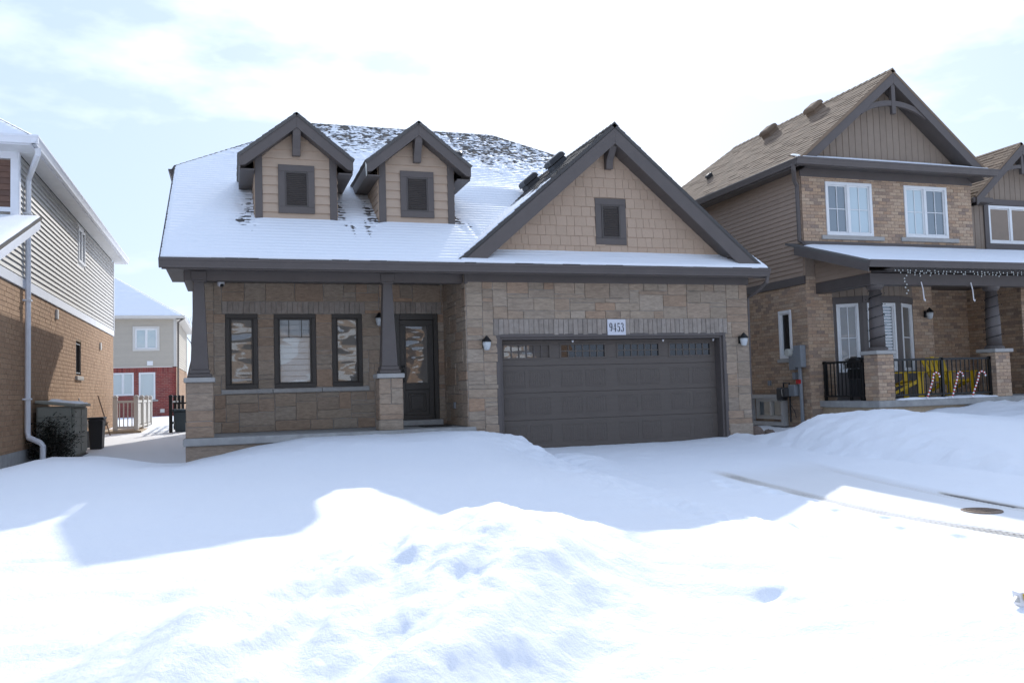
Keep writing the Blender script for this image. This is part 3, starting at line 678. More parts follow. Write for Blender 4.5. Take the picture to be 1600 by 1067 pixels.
cap_tiles(C_, D_, 'shingle', 24, rf); cap_tiles(B_, C_, 'shingle', 28, rf); cap_tiles(E_, D_, 'shingle', 28, rf)
BARE = [(.34, 16.9, .17, .8), (.22, 16.45, .22, .22), (2.08, 17.0, .13, .75), (2.22, 16.3, .055, .5), (2.66, 17.0, .15, .75), (2.50, 16.3, .055, .5), (4.40, 16.95, .12, .6), (4.60, 16.4, .05, .35)]
def main_snow(x, y, z, u, v):
    n = fbm(x*1.1, y*1.1, 61, 4); n2 = fbm(x*9, y*9, 62, 3); st = fbm(x*5.5, y*.5, 63, 3); n3 = vnoise(x*9+37*np.floor(v/.145), v/.145*2.2, 64)*.5+vnoise(x*21+11*np.floor(v/.145), v/.07, 65)*.5-.5
    t = .036+.012*n
    up = ss(5.6, 8.1, z+.8*n+.06*x)
    t = t-up*(.0295+.02*st)+up*(.008*n2+.046*n3)
    drift = .05*np.exp(-((y-18.35-.12*(x-5)+.2*np.sin(x*2))/.35)**2)*ss(4.6, 5.6, x)
    t = t+drift
    gb = 0*x
    for bx, by, rx, ry in BARE: gb = np.maximum(gb, np.exp(-(((x-bx)/rx)**2+((y-by)/ry)**2)**1.2))
    t = t*(1-.70*gb)-.004*gb+.055*n3*gb**.5*ss(.02, .25, gb)
    return t+.004*n2
front.snow(rf, main_snow, .055, .024, ripple=.0075)
gutter(MB(), (-1.1, 19.2, zr(19.15)-.04), (-1.1, 26.6, zr(19.15)-.04), (-1, 0, 0), .14, .12).build('upper_gutter', 'trim', H)
MB().extr([(-1.1, 14.95, 3.27), (-1.1, 19.15, zr(19.15)-.23), (-1.1, 19.15, zr(19.15)-.03), (-1.1, 14.92, 3.40)], (.03, 0, 0)).build('rake_fascia', 'trim', H)
# garage gable
GXC, GZ, GS = 7.14, 6.24, .853
gl = Slope([(3.84, 15.3, GZ-GS*3.3), (3.84, 15.0, GZ-GS*3.3), (GXC, 15.0, GZ), (GXC, 19.7, GZ)])
gr = Slope([(10.44, 15.0, GZ-GS*3.3), (10.44, 19.7, GZ-GS*3.3), (GXC, 19.7, GZ), (GXC, 15.0, GZ)])
for s_ in (gl, gr):
    r_ = s_.slab(H, 'shingle', .07, 'gable_roof'); s_.tabs(r_, 'shingle')
    if s_ is gl: s_.snow(r_, lambda x, y, z, u, v: .030+.03*fbm(x*1.5, y*1.5, 71, 3)-.055*ss(4.6, 5.8, z+.5*fbm(x*3, y*3, 72, 3)), .07, .04)
cap_tiles((GXC, 15.0, GZ+.01), (GXC, 19.5, GZ+.01), 'shingle', 26, H)
for sg in (-1, 1):
    zz = lambda xx: GZ-.075-GS*abs(xx)
    MB().extr([(GXC, 15.0, zz(0)), (GXC+sg*3.3, 15.0, zz(3.3)), (GXC+sg*3.3, 15.0, zz(3.3)-.1), (GXC+sg*2.99, 15.0, zz(3.3)-.1), (GXC, 15.0, zz(0)-.32)], (0, .035, 0)).build('rake_board', 'trim', H, bevel=.004)
    # soffit strips under the overhang
    k = 0; xx = 0
    while xx < 3.0:
        x2 = min(xx+.28, 3.0); z1, z2 = zz(xx)-.30, zz(x2)-.30
        MB().add([(GXC+sg*(xx+.004), 15.035, z1), (GXC+sg*(x2-.004), 15.035, z2), (GXC+sg*(x2-.004), 15.43, z2), (GXC+sg*(xx+.004), 15.43, z1)], [(0, 1, 2, 3) if sg < 0 else (3, 2, 1, 0)]).build('gable_soffit_panel', 'soffit', H); xx = x2
GG = FR(0, 15.42)
hw = lambda z: max(0, (GZ-.375-z)/GS)
gwall = MB(GG).extr([(GXC-hw(3.6), .004, 3.6), (GXC+hw(3.6), .004, 3.6), (GXC, .004, GZ-.375)], (0, .08, 0)).build('gable_wall', 'plank', H)
VH = [(6.88, 7.52, 3.96, 4.86)]
shakes(GG, 3.70, GZ-.40, .188, lambda z: (GXC-hw(z), GXC+hw(z)), gwall, 'shake', VH)
louver(GG, 6.84, 7.50, 3.93, 4.85, gwall)
MB(GG).box(4.3, 9.98, -.03, .0, 3.64, 3.70).build('gable_base_trim', 'trim', gwall)
def bracket(fr, x, zt, parent, y0, y1, hgt=.58, wd=.15):
    return MB(fr).extr([(x-wd/2, y1, zt-hgt), (x-wd/2, y1-.1, zt-hgt), (x-wd/2, y1-.13, zt-.42), (x-wd/2, y0+.02, zt-.2), (x-wd/2, y0, zt), (x-wd/2, y1, zt)], (wd, 0, 0)).build('gable_bracket', 'trim', parent, bevel=.008)
bracket(GG, GXC, 6.0, gwall, -.36, -.02)
st = Slope([(3.95, 14.9, zr(14.9)+.01), (10.44, 14.9, zr(14.9)+.01), (10.44, 15.41, zr(15.41)+.01), (3.95, 15.41, zr(15.41)+.01)])
st.snow(rf, lambda x, y, z, u, v: .035+.015*fbm(x*1.7, y*3, 75, 3)-.05*np.exp(-((x-4.6)/.5)**2)*ss(.3, .5, v)-.05*ss(.36, .50, v+.12*fbm(x*2, y*2, 76, 3))*ss(6.5, 5, x)-.05*ss(.36, .50, v+.12*fbm(x*2, y*2, 76, 3))*ss(9.0, 9.9, x), .05, .02, ripple=.002)
# dormers
for cx in (1.21, 3.53):
    dz0, dza = 4.40, 6.42; hwid = .755; ds = .80
    D = MB(FR(0, 16.57)).extr([(cx-hwid, 0, 4.3), (cx+hwid, 0, 4.3), (cx+hwid, 0, dza-.16-ds*hwid), (cx, 0, dza-.16), (cx-hwid, 0, dza-.16-ds*hwid)], (0, 3.0, 0)).build('dormer', 'plank', H)
    fr = FR(0, 16.565)
    dzw = lambda z: max(0, min(hwid, (dza-.27-z)/ds))
    planks(fr, 0, 0, dz0+.02, dza-.30, .165, D, 'plank', [(cx-.33, cx+.33, 4.57, 5.50)], 'siding_plank', lambda z: (cx-min(hwid-.13, dzw(z)), cx+min(hwid-.13, dzw(z))), .03)
    for sg in (-1, 1):
        MB(fr).box(*sorted((cx+sg*hwid, cx+sg*(hwid-.135))), -.04, .0, dz0-.06, dza-.16-ds*hwid+.06).build('corner_board', 'trim', D, bevel=.004)
        planks(FR(cx+sg*(hwid+.004), 0, 0, FACE_XP if sg > 0 else FACE_XM), *((16.6, 18.6) if sg > 0 else (-18.6, -16.6)), 4.4, 5.66, .165, D, 'plank')
        zz = lambda xx: dza-.05-ds*xx
        MB().extr([(cx, 16.24, zz(0)), (cx+sg*1.035, 16.24, zz(1.035)), (cx+sg*1.035, 16.24, zz(1.035)-.18), (cx+sg*.93, 16.24, zz(1.035)-.16), (cx, 16.24, zz(0)-.235)], (0, .035, 0)).build('rake_board', 'trim', D, bevel=.004)
        MB().add([(cx, 16.275, zz(0)-.215), (cx+sg*1.0, 16.275, zz(1.0)-.215), (cx+sg*1.0, 16.56, zz(1.0)-.215), (cx, 16.56, zz(0)-.215)], [(0, 1, 2, 3) if sg < 0 else (3, 2, 1, 0)]).build('dormer_soffit', 'soffit', D)
        MB().box(*sorted((cx+sg*(hwid+.01), cx+sg*1.03)), 16.30, 18.6, 5.30, 5.325).build('eave_soffit', 'soffit', D)
        MB().box(*sorted((cx+sg*1.01, cx+sg*1.03)), 16.275, 18.8, 5.33, 5.53).build('eave_fascia', 'trim', D)
        ze = dza-ds*1.06; ye = 14.9+(ze-3.43)/SL; yr = 14.9+(dza-3.43)/SL
        pl = [(cx+sg*1.06, 16.22, ze), (cx+sg*1.06, ye+.3, ze), (cx, yr+.2, dza), (cx, 16.22, dza)]
        s_ = Slope(pl); r_ = s_.slab(D, 'shingle', .05, 'dormer_roof'); s_.tabs(r_, 'shingle')
        if sg < 0: s_.snow(r_, lambda x, y, z, u, v: .022+.03*fbm(x*2, y*2, 81, 3)-.04*ss(.3, 1.1, v), .05, .04)
        else: s_.snow(r_, lambda x, y, z, u, v: .012+.03*fbm(x*2, y*2, 82, 3)-.03*ss(.2, .9, v), .05, .04)
    louver(fr, cx-.335, cx+.335, 4.57, 5.49, D, .05, .12)
    bracket(fr, cx, 6.2, D, -.31, -.03, .55, .15)
    MB(fr).box(cx-hwid-.02, cx+hwid+.02, -.05, .0, 4.31, 4.35).build('dormer_flashing', 'trim2', D)
MB().extr([(2.47, 16.24, 5.55), (2.5, 16.24, 5.5), (2.485, 16.24, 5.28)], (.012, .012, 0)).build('icicle', 'bulb', H)
# box vents on the gable's left slope, one small on the main roof
def roof_vent(parent, pos, n, u, sx=.2, sy=.22, h=.2, m='glossgrey'):
    n = Vector(n).normalized(); u = Vector(u).normalized(); v = n.cross(u)
    W = Matrix(((u.x, v.x, n.x, pos[0]), (u.y, v.y, n.y, pos[1]), (u.z, v.z, n.z, pos[2]), (0, 0, 0, 1)))
    mb = MB(W); mb.taper(0, 0, -.02, h*.5, sx*1.9, sx*1.75, sy*1.9, sy*1.75); mb.taper(0, 0, h*.5, h*.95, sx*2.05, sx*1.95, sy*2.05, sy*1.95); mb.taper(0, 0, h*.95, h*1.1, sx*1.95, sx*1.5, sy*1.95, sy*1.5)
    return mb.build('roof_vent', m, parent, bevel=.012)
for (px, py) in ((6.72, 16.95), (6.52, 18.1)): roof_vent(H, (px, py, GZ-GS*(GXC-px)), (-GS, 0, 1), (0, 1, 0), .2, .2, .21)
roof_vent(H, (5.56, 21.0, zr(21.0)), (0, -SL, 1), (1, 0, 0), .1, .1, .1)
# garage door
GD = FR(0, 15.4)
f = MB(GD); f.box(4.75, 4.85, .02, .28, -.1, 2.15); f.box(9.53, 9.63, .02, .28, -.1, 2.15); f.box(4.85, 9.53, .02, .28, 2.07, 2.15); f.box(4.72, 4.80, -.02, .02, 0, 2.18); f.box(9.58, 9.66, -.02, .02, 0, 2.18); f.box(4.80, 9.58, -.02, .02, 2.115, 2.18)
f.build('garage_door_frame', 'trim', H, bevel=.005)
gd = MB(GD).box(4.85, 9.53, .255, .29, -.05, 2.07).build('garage_door', 'garage', H)
cols = [(4.93, 5.88), (6.10, 7.05), (7.31, 8.24), (8.47, 9.42)]
rows = [(-.04, .535), (.54, 1.055), (1.06, 1.575), (1.58, 2.065)]
for j, (a, b) in enumerate(rows):
    s_ = MB(GD)
    wins = [(c0-.0, c1+.0, 1.72, 1.985) for c0, c1 in cols] if j == 3 else []
    backing(s_, 4.85, 9.53, a, b, wins, .225, .258)
    s_ = s_.build('door_section', 'garage', gd, bevel=.004)
    if j < 3:
        for c0, c1 in cols:
            mid = (c0+c1)/2
            for p, q in ((c0, mid-.035), (mid+.035, c1)):
                lo, hi = a+(.10 if j else .13), b-.085
                m_ = ring(MB(GD), p, q, lo, hi, .022, .2195, .226); nn = 8
                for k in range(nn):
                    xa = p+.03+(q-p-.06)*k/nn; xb = p+.03+(q-p-.06)*(k+1)/nn-.008
                    m_.box(xa, xb, .2215, .226, lo+.03, hi-.03)
                m_.build('door_panel', 'garage', gd, bevel=.003)
for i, (c0, c1) in enumerate(cols):
    wf = ring(MB(GD), c0-.02, c1+.02, 1.70, 2.005, .035, .212, .24).build('door_window', 'garage', gd, bevel=.004)
    MB(GD).quad((c0, .246, 1.72), (c1, .246+(.012 if i == 0 else 0), 1.72), (c1, .246+(.016 if i == 0 else 0), 1.985), (c0, .246, 1.985)).build('pane', 'glass' if i == 0 else 'glassg', wf)
    mb = MB(GD)
    for k in range(1, 6): xx = c0+.015+(c1-c0-.03)*k/6; mb.box(xx-.010, xx+.010, .232, .242, 1.735, 1.97)
    mb.box(c0+.015, c1-.015, .2315, .2425, 1.842, 1.862); mb.build('muntin', 'garage' if i else 'trim', wf)
for xx in (6.35, 8.32, 9.48): MB(GD).lathe((xx, .19, 2.045), [(.014, -.03), (.02, 0), (.03, .01)], 8).build('light_clip', 'candyw', H)
MB(GD).box(4.85, 9.53, .22, .30, -.06, -.035).build('door_seal', 'black', gd)
# plaque with the house number, lamps, camera, outlet
pq = MB(GW).box(7.0, 7.39, -.045, -.02, 2.14, 2.45).build('number_plaque', 'plaque', H, bevel=.004)
def digit_strokes(ch):
    """serif numerals as thick-and-thin strokes in a 1 x 1.8 box: (points, widths)"""
    arc = lambda cx, cz, rx, rz, a0, a1, n=14: [(cx+rx*math.cos(R(a0+(a1-a0)*i/n)), cz+rz*math.sin(R(a0+(a1-a0)*i/n))) for i in range(n+1)]
    th = lambda pts, k=.10, g=.30: (pts, [k+(g-k)*abs(math.sin(math.atan2(pts[min(i+1, len(pts)-1)][1]-pts[max(i-1, 0)][1], pts[min(i+1, len(pts)-1)][0]-pts[max(i-1, 0)][0])))**1.5 for i in range(len(pts))])
    if ch == '9': return [th(arc(.48, 1.25, .34, .46, 0, 360, 22)), th(arc(.30, 1.0, .54, .92, 20, -75, 12)), ([(.2, .22), (.2, .36)], [.26, .26])]
    if ch == '4': return [([(.66, 0), (.66, 1.72)], [.28, .28]), ([(.66, 1.72), (.06, .52)], [.10, .10]), ([(.02, .5), (1.0, .5)], [.12, .12]), ([(.42, .05), (.9, .05)], [.10, .10])]
    if ch == '5': return [([(.2, 1.62), (.86, 1.62)], [.24, .24]), ([(.2, 1.7), (.2, .92)], [.10, .10]), th(arc(.42, .56, .40, .52, 120, -130, 16)), ([(.18, .22), (.18, .36)], [.24, .24])]
    return [th(arc(.42, 1.32, .32, .40, 150, -75, 14)), th(arc(.42, .48, .40, .46, 78, -150, 16)), ([(.16, 1.42), (.16, 1.54)], [.22, .22]), ([(.16, .24), (.16, .36)], [.24, .24])]
for i, ch in enumerate('9453'):
    x0_, z0_, sx, sz = 7.038+.082*i, 2.205, .066, .098
    mb = MB(GW)
    for k, (pts, wds) in enumerate(digit_strokes(ch)):
        y_ = -.0475-.0006*k
        Lp, Rp = [], []
        for q in range(len(pts)):
            a_, b_ = pts[max(q-1, 0)], pts[min(q+1, len(pts)-1)]; dx_, dz_ = b_[0]-a_[0], b_[1]-a_[1]; l_ = math.hypot(dx_, dz_) or 1
            nx_, nz_ = -dz_/l_*wds[q]/2, dx_/l_*wds[q]/2
            Lp.append((x0_+sx*(pts[q][0]+nx_), y_, z0_+sz*(pts[q][1]+nz_))); Rp.append((x0_+sx*(pts[q][0]-nx_), y_, z0_+sz*(pts[q][1]-nz_)))
        n_ = len(pts); mb.add(Lp+Rp, [(q, q+1, n_+q+1, n_+q) for q in range(n_-1)])
    mb.build('numeral', 'ink', pq)
lantern(H, 4.50, 15.38, 2.02); lantern(H, 9.99, 15.38, 2.04); lantern(H, 2.81, 17.13, 2.62)
mb = MB(); mb.lathe((-.17, 16.9, 3.24), [(.03, .075), (.065, .07), (.07, .03), (.06, -.01), (.03, -.03)], 12); mb.build('security_camera', 'candyw', H, smooth=True)
MB().lathe((-.15, 16.86, 3.235), [(.03, -.03), (.035, -.015), (.035, .02)], 10).build('camera_lens', 'black', H)
MB(CR).box(-16.35, -16.27, -.05, -.01, .80, .92).build('outlet_box', 'grey', H, bevel=.005)
print('stones', n1)
# ------------------------------------------------------------------ left neighbour
LH = thing('neighbour_house', 'tall neighbour house at the left edge, white siding over tan brick', 'house', (-6.5, 17, 0))
LW = FR(-3.6, 0, 0, FACE_XP)
LHOLE = [(23.2, 23.95, 1.78, 2.64)]
lw = backing(MB(LW), 13.0, 30.2, -.5, 3.22, LHOLE, 0, .25)
lw.box(13.0, 13.2, .25, 6, -.5, 3.2); lw.box(30.0, 30.2, .25, 6, -.5, 5.6)
lw = lw.build('brick_wall', 'mortarL', LH)
bricks(LW, 13.0, 30.2, -.1, 3.2, LHOLE, lw, 'brickL', .24, .088, 280, key=lambda x, z: abs(x-19.2)+.4*abs(z-1.6))
window(LW, *LHOLE[0], LH, 'brown', 'glass', .06, d=.10, proud=-.07)
MB(LW).box(23.1, 24.05, -.06, .02, 1.68, 1.775).build('window_sill', 'cap', LH, bevel=.01)
for yy, zz in ((20.7, 3.07), (27.2, 2.75)): MB(LW).box(yy-.08, yy+.08, -.05, .0, zz-.13, zz+.08).build('wall_vent', 'pvc', LH, bevel=.01)
uw = MB(LW).box(17.2, 30.2, .004, .25, 3.25, 5.62); uw.extr([(13.0, .004, 3.25), (17.2, .004, 3.25), (17.2, .004, 4.35), (14.1, .004, 3.27)], (0, .2, 0)); uw = uw.build('siding_wall', 'white', LH)
WL2 = (23.45, 24.45, 4.62, 5.50)
planks(LW, 0, 0, 3.42, 5.60, .102, uw, 'lsiding', [(WL2[0]-.06, WL2[1]+.06, WL2[2]-.1, WL2[3]+.1)], 'siding_plank', lambda z: (17.2 if z > 4.35 else max(13.0, 12.75+(z-2.82)/.352), 30.14), .034)
MB(LW).box(13.0, 30.2, -.035, .0, 3.22, 3.40).build('trim_board', 'pvcwhite', LH, bevel=.006)
MB(LW).box(17.12, 17.24, -.04, .0, 4.3, 5.62).build('corner_board', 'pvcwhite', LH, bevel=.006); MB(LW).box(30.12, 30.22, -.04, .0, 3.40, 5.62).build('corner_board', 'pvcwhite', LH, bevel=.006)
window(LW, *WL2, LH, 'white', 'glassR', .07, mull=(23.95,), proud=.04)
# front of its upper floor
LF = FR(0, 17.15)
fw_ = MB(LF).box(-9, -3.62, .01, .2, 3.9, 5.7).build('front_wall', 'mortar', LH)
planks(LF, -9, -3.70, 4.62, 5.48, .108, fw_, 'plankL', (), 'front_plank')
MB(LF).box(-9, -3.60, -.04, .0, 5.50, 5.66).build('frieze_board', 'pvcwhite', LH); MB(LF).box(-3.70, -3.58, -.045, .0, 4.3, 5.50).build('corner_board', 'pvcwhite', LH); MB(LF).box(-9, -3.70, -.05, .0, 4.54, 4.62).build('window_head', 'pvcwhite', LH); MB(LF).box(-9, -3.70, -.02, .0, 4.30, 4.45).build('window_trim', 'pvcwhite', LH)
# soffit, gutters and roof
x = 17.16
while x < 30.5: MB().box(-3.58, -3.27, x+.004, x+.296, 5.62, 5.63).build('soffit_panel', 'white', LH); x += .3
MB().box(-9, -3.25, 16.55, 17.14, 5.62, 5.63).build('front_soffit', 'white', LH)
MB().box(-3.27, -3.25, 16.55, 30.55, 5.60, 5.76).build('fascia', 'pvcwhite', LH); MB().box(-9, -3.27, 16.53, 16.55, 5.60, 5.76).build('fascia', 'pvcwhite', LH)
gutter(MB(), (-3.25, 16.44, 5.76), (-3.25, 30.6, 5.76), (1, 0, 0), .14, .12).build('side_gutter', 'pvcwhite', LH, bevel=.004)
gutter(MB(), (-9, 16.53, 5.76), (-3.14, 16.53, 5.76), (0, -1, 0), .14, .11).build('front_gutter', 'pvcwhite', LH, bevel=.004)
ls1 = Slope([(-14.8, 16.5, 5.77), (-3.25, 16.5, 5.77), (-9.0, 22.25, 9.8)]); r_ = ls1.slab(LH, 'shingle', .06); ls1.snow(r_, lambda x, y, z, u, v: .035+.02*fbm(x*2, y*2, 90, 3), .1, .05)
ls2 = Slope([(-3.25, 16.5, 5.77), (-3.25, 30.6, 5.77), (-9.0, 24.85, 9.8), (-9.0, 22.25, 9.8)]); r_ = ls2.slab(LH, 'shingle', .06); ls2.snow(r_, lambda x, y, z, u, v: .035+.02*fbm(x*2, y*2, 91, 3), .1, .05)
MB().extr([(-14.8, 16.5, 5.74), (-14.8, 30.6, 5.74), (-3.25, 30.6, 5.74), (-9, 24.85, 9.77), (-9, 22.25, 9.77)], (0, 0, -.02)).build('roof_back', 'shingle', LH)
lp = Slope([(-9, 12.5, 2.84), (-3.2, 12.5, 2.84), (-3.2, 17.13, 4.47), (-9, 17.13, 4.47)]); r_ = lp.slab(LH, 'shingle', .05, 'porch_roof'); lp.snow(r_, lambda x, y, z, u, v: .03+.015*fbm(x*2, y*2, 92, 3), .1, .05, ripple=.002)
MB().extr([(-3.2, 12.5, 2.79), (-3.2, 17.0, 4.375), (-3.2, 17.0, 4.22), (-3.2, 12.5, 2.635)], (-.03, 0, 0)).build('rake_fascia', 'pvcwhite', LH, bevel=.004)
MB().add([(-3.23, 12.5, 2.66), (-3.23, 17.0, 4.24), (-3.6, 17.0, 4.24), (-3.6, 12.5, 2.66)], [(3, 2, 1, 0)]).build('rake_soffit', 'white', LH)
dp = MB(); dp.tube([(-3.20, 16.75, 5.62), (-3.20, 16.78, 5.52), (-3.46, 17.5, 5.33), (-3.52, 17.62, 5.22), (-3.52, 17.62, .62), (-3.50, 17.6, .52), (-3.30, 17.55, .42), (-3.26, 17.55, .36), (-3.26, 17.55, .12)], .05, 8)
dp = dp.build('downspout', 'pvcwhite', LH, smooth=False)
for zz in (1.2, 3.0, 4.6): MB(LW).box(17.55, 17.69, -.14, .0, zz, zz+.03).build('pipe_strap', 'pvcwhite', dp)
MB(LW).box(13.2, 30.2, -.02, .0, -.5, .30).build('foundation', 'concrete', LH)
# things in the side yard
t = thing('storage_shed', 'grey green resin storage shed against the tan brick wall', 'shed', (-3.22, 19.2, .1))
sx0, sx1, sy0, sy1 = -3.53, -2.9, 18.3, 20.1
body = MB().box(sx0+.02, sx1-.02, sy0+.02, sy1-.02, .05, 1.06).build('shed_body', 'shed', t)
for k in range(5): MB().box(sx0+.04, sx1-.05, sy0+.0, sy0+.018, .10+k*.19, .10+k*.19+.18).build('shed_panel', 'shed', body, bevel=.006)
for y0, y1 in ((sy0+.08, (sy0+sy1)/2-.01), ((sy0+sy1)/2+.01, sy1-.08)):
    dd = MB().box(sx1-.018, sx1+.01, y0, y1, .12, 1.02).build('shed_door', 'shed', t, bevel=.008)
    for k in range(5): MB().box(sx1+.011, sx1+.022, y0+.05, y1-.05, .16+k*.172, .16+k*.172+.15).build('door_panel', 'shed', dd, bevel=.006)
MB().extr([(sx0-.0, sy0-.06, 1.13), (sx1+.06, sy0-.06, 1.045), (sx1+.06, sy0-.06, 1.10), (sx0-.0, sy0-.06, 1.185)], (0, sy1-sy0+.12, 0)).build('shed_lid', 'shed', t, bevel=.01)
MB().box(sx0, sx1+.02, sy0, sy1, .0, .07).build('shed_base', 'bin', t)
lid = Slope([(sx1+.05, sy0+.5, 1.112), (sx1+.05, sy1, 1.112), (sx0+.1, sy1, 1.18), (sx0+.1, sy0+.5, 1.18)])
tag(lid.snow(None, lambda x, y, z, u, v: .022+.09*fbm(x*3, y*2.5, 93, 3), .05, .05, ripple=0, name='shed_snow'), 'thin patch of snow lying on the lid of the grey shed', 'snow patch')
t = thing('waste_bin', 'black lidded waste bin behind the grey storage shed', 'bin', (-2.86, 21.2, .1))
MB().taper(-2.86, 21.2, .08, .74, .24, .30, .40, .48).build('bin_body', 'bin', t, bevel=.02); MB().box(-3.03, -2.69, 20.93, 21.47, .74, .79).build('bin_lid', 'bin', t, bevel=.015)
MB().tube([(-3.0, 20.97, .72), (-3.0, 20.90, .72), (-2.72, 20.90, .72), (-2.72, 20.97, .72)], .015, 6).build('bin_handle', 'bin', t)
t = thing('snow_shovel', 'pale snow shovel handle leaning on tan brick behind the black bin', 'shovel', (-3.2, 21.9, .1))
MB().tube([(-3.05, 21.6, .45), (-3.35, 22.0, 1.22)], .022, 6).build('handle', 'pvc', t); MB().extr([(-3.2, 21.45, .1), (-2.88, 21.6, .1), (-2.95, 21.72, .48), (-3.16, 21.6, .48)], (-.02, .02, .0)).build('blade', 'grey', t)
t = thing('garden_stake', 'thin dark pole leaning on tan brick beside the pale railing', 'pole', (-3.4, 26, .2)); MB().tube([(-3.15, 25.8, .2), (-3.52, 26.3, 1.3)], .018, 6).build('shaft', 'rust', t)
t = thing('hose_reel', 'small dark hose bracket at the foot of the tan brick wall', 'hose reel', (-3.5, 26.8, .5)); MB().lathe((-3.42, 26.8, .5), [(.12, -.05), (.08, -.03), (.08, .03), (.12, .05)], 10).build('reel', 'bin', t)
t = thing('evergreen_shrub', 'low dark evergreen shrub in front of the grey storage shed', 'shrub', (-3.2, 17.95, .1))
mb = MB(); st = MB(); random.seed(3)
for k in range(110):
    cx, cy, cz = random.gauss(-3.2, .17), random.gauss(17.9, .13), .08+abs(random.gauss(.27, .18))
    st.tube([(-3.15+(cx+3.15)*.2, 17.95, .05), (cx, cy, cz)], .006, 4)
    for q in range(26):
        x, y, z = cx+random.gauss(0, .06), cy+random.gauss(0, .06), cz+random.gauss(.02, .06); a = random.random()*6.28; e = random.uniform(-.4, .9); l = random.uniform(.05, .10)
        d_ = Vector((math.cos(a)*math.cos(e), math.sin(a)*math.cos(e), math.sin(e)))*l; s_ = d_.cross(Vector((random.random(), random.random(), 1))).normalized()*.014
        p = Vector((x, y, z)); mb.add([tuple(p-s_), tuple(p+d_), tuple(p+s_)], [(0, 1, 2)])
mb.build('foliage', 'leaf', t); st.build('stem', 'bark', t)
# pale railing on a low deck at the back
t = thing('deck_railing', 'pale vinyl deck railing with privacy panels beyond the storage shed', 'railing', (-2.9, 27, .2))
posts = [(-3.12, 26.6), (-2.58, 26.6), (-2.56, 28.0), (-2.55, 29.4), (-2.54, 30.6)]
for px, py in posts:
    p = MB().box(px-.06, px+.06, py-.06, py+.06, .30, 1.24).build('railing_post', 'pvc', t, bevel=.008); MB().taper(px, py, 1.24, 1.30, .16, .05).build('post_cap', 'pvc', p)
for (ax, ay), (bx, by) in zip(posts, posts[1:]):
    for z0, z1 in ((.36, .42), (1.08, 1.15)): MB().extr([(ax, ay-.025, z0), (ax, ay+.025, z0), (ax, ay+.025, z1), (ax, ay-.025, z1)] if ay == by else [(ax-.025, ay, z0), (ax+.025, ay, z0), (ax+.025, ay, z1), (ax-.025, ay, z1)], (bx-ax, by-ay, 0)).build('rail', 'pvc', t)
    if ay == by:
        for k in range(1, 5): xx = ax+(bx-ax)*k/5; MB().box(xx-.014, xx+.014, ay-.014, ay+.014, .42, 1.08).build('baluster', 'pvc', t)
    else: MB().box(ax-.012, ax+.012, ay+.07, by-.07, .44, 1.07).build('privacy_panel', 'pvc', t)
t = thing('side_deck', 'low tan timber deck under the pale railing', 'deck', (-3, 28.4, .1)); 
for k in range(16): MB().box(-3.55, -2.46, 26.5+k*.26, 26.5+k*.26+.25, .24, .29).build('deck_board', 'deck', t)
MB().box(-3.55, -2.47, 26.47, 26.50, .0, .285).build('deck_fascia', 'deck', t); MB().box(-2.47, -2.44, 26.5, 30.6, .0, .285).build('deck_fascia', 'deck', t)
# dark fence and blue bin by the house
t = thing('black_fence', 'dark metal fence posts and rails behind the corner of the bungalow', 'fence', (-1.5, 27, .2))
for k in range(4):
    py = 25.9+k*1.5; px = -1.62+.03*k; p = MB().box(px-.045, px+.045, py-.045, py+.045, .15, 1.22).build('fence_post', 'black', t); MB().taper(px, py, 1.22, 1.27, .13, .06).build('post_cap', 'black', p); MB().box(px-.11, px+.11, py-.11, py+.11, .15, .18).build('post_foot', 'black', p)
for zz in (.45, .78, 1.05): MB().box(-1.63, -1.57, 25.9, 30.4, zz, zz+.05).build('fence_rail', 'black', t)
for zz in (.3, 1.0): MB().box(-1.55, -.7, 27.38, 27.42, zz, zz+.05).build('fence_rail', 'black', t)
t = thing('recycling_bin', 'slate blue bin standing by the dark fence posts', 'bin', (-1.36, 26.2, .2))
MB().taper(-1.34, 26.3, .20, .80, .36, .46, .36, .46).build('bin_body', 'binb', t, bevel=.03); MB().box(-1.60, -1.08, 26.04, 26.56, .80, .86).build('bin_lid', 'binb', t, bevel=.02)
# red brick house behind
XH = thing('back_house', 'red brick and beige sided house far behind between the houses', 'house', (-6, 46, .4))
XF = FR(0, 46.0); xh = [(-4.50, -3.47, 3.67, 4.70), (-5.68, -4.56, 1.40, 2.52), (-4.33, -3.58, 1.18, 2.52)]
xw = backing(MB(XF), -12, -2.61, -.2, 2.77, xh, 0, .2).build('brick_wall', 'mortarX', XH)
bricks(XF, -7.0, -2.61, .3, 2.52, xh, xw, 'brickX', .24, .085, 0)
soldiers(XF, -7.0, -2.61, 2.52, 2.76, xw, 'brickX', .11)
xs = FR(-2.61, 0, 0, FACE_XP); xw2 = MB(xs).box(46.0, 57, .0, .2, -.2, 2.77).build('brick_side_wall', 'mortarX', XH); bricks(xs, 46.0, 57, .3, 2.77, (), xw2, 'brickL', .24, .085, 0)
xu = backing(MB(XF), -12, -2.61, 2.79, 5.2, xh, .005, .2).build('siding_wall', 'sidingX', XH)
planks(XF, -8, -2.70, 2.80, 5.16, .13, xu, 'sidingX', [(-4.6, -3.37, 3.6, 4.8)])
xu2 = MB(xs).box(46.0, 57, .005, .2, 2.79, 5.2).build('siding_side_wall', 'sidingX', XH); planks(xs, 46.08, 57, 2.80, 5.16, .13, xu2, 'sidingX')
MB(XF).box(-2.72, -2.58, -.03, .02, 2.79, 5.2).build('corner_board', 'pvc', XH)
ring(MB(XF), -4.60, -3.37, 3.58, 4.80, .1, -.05, .0).build('window_trim', 'pvc', XH)
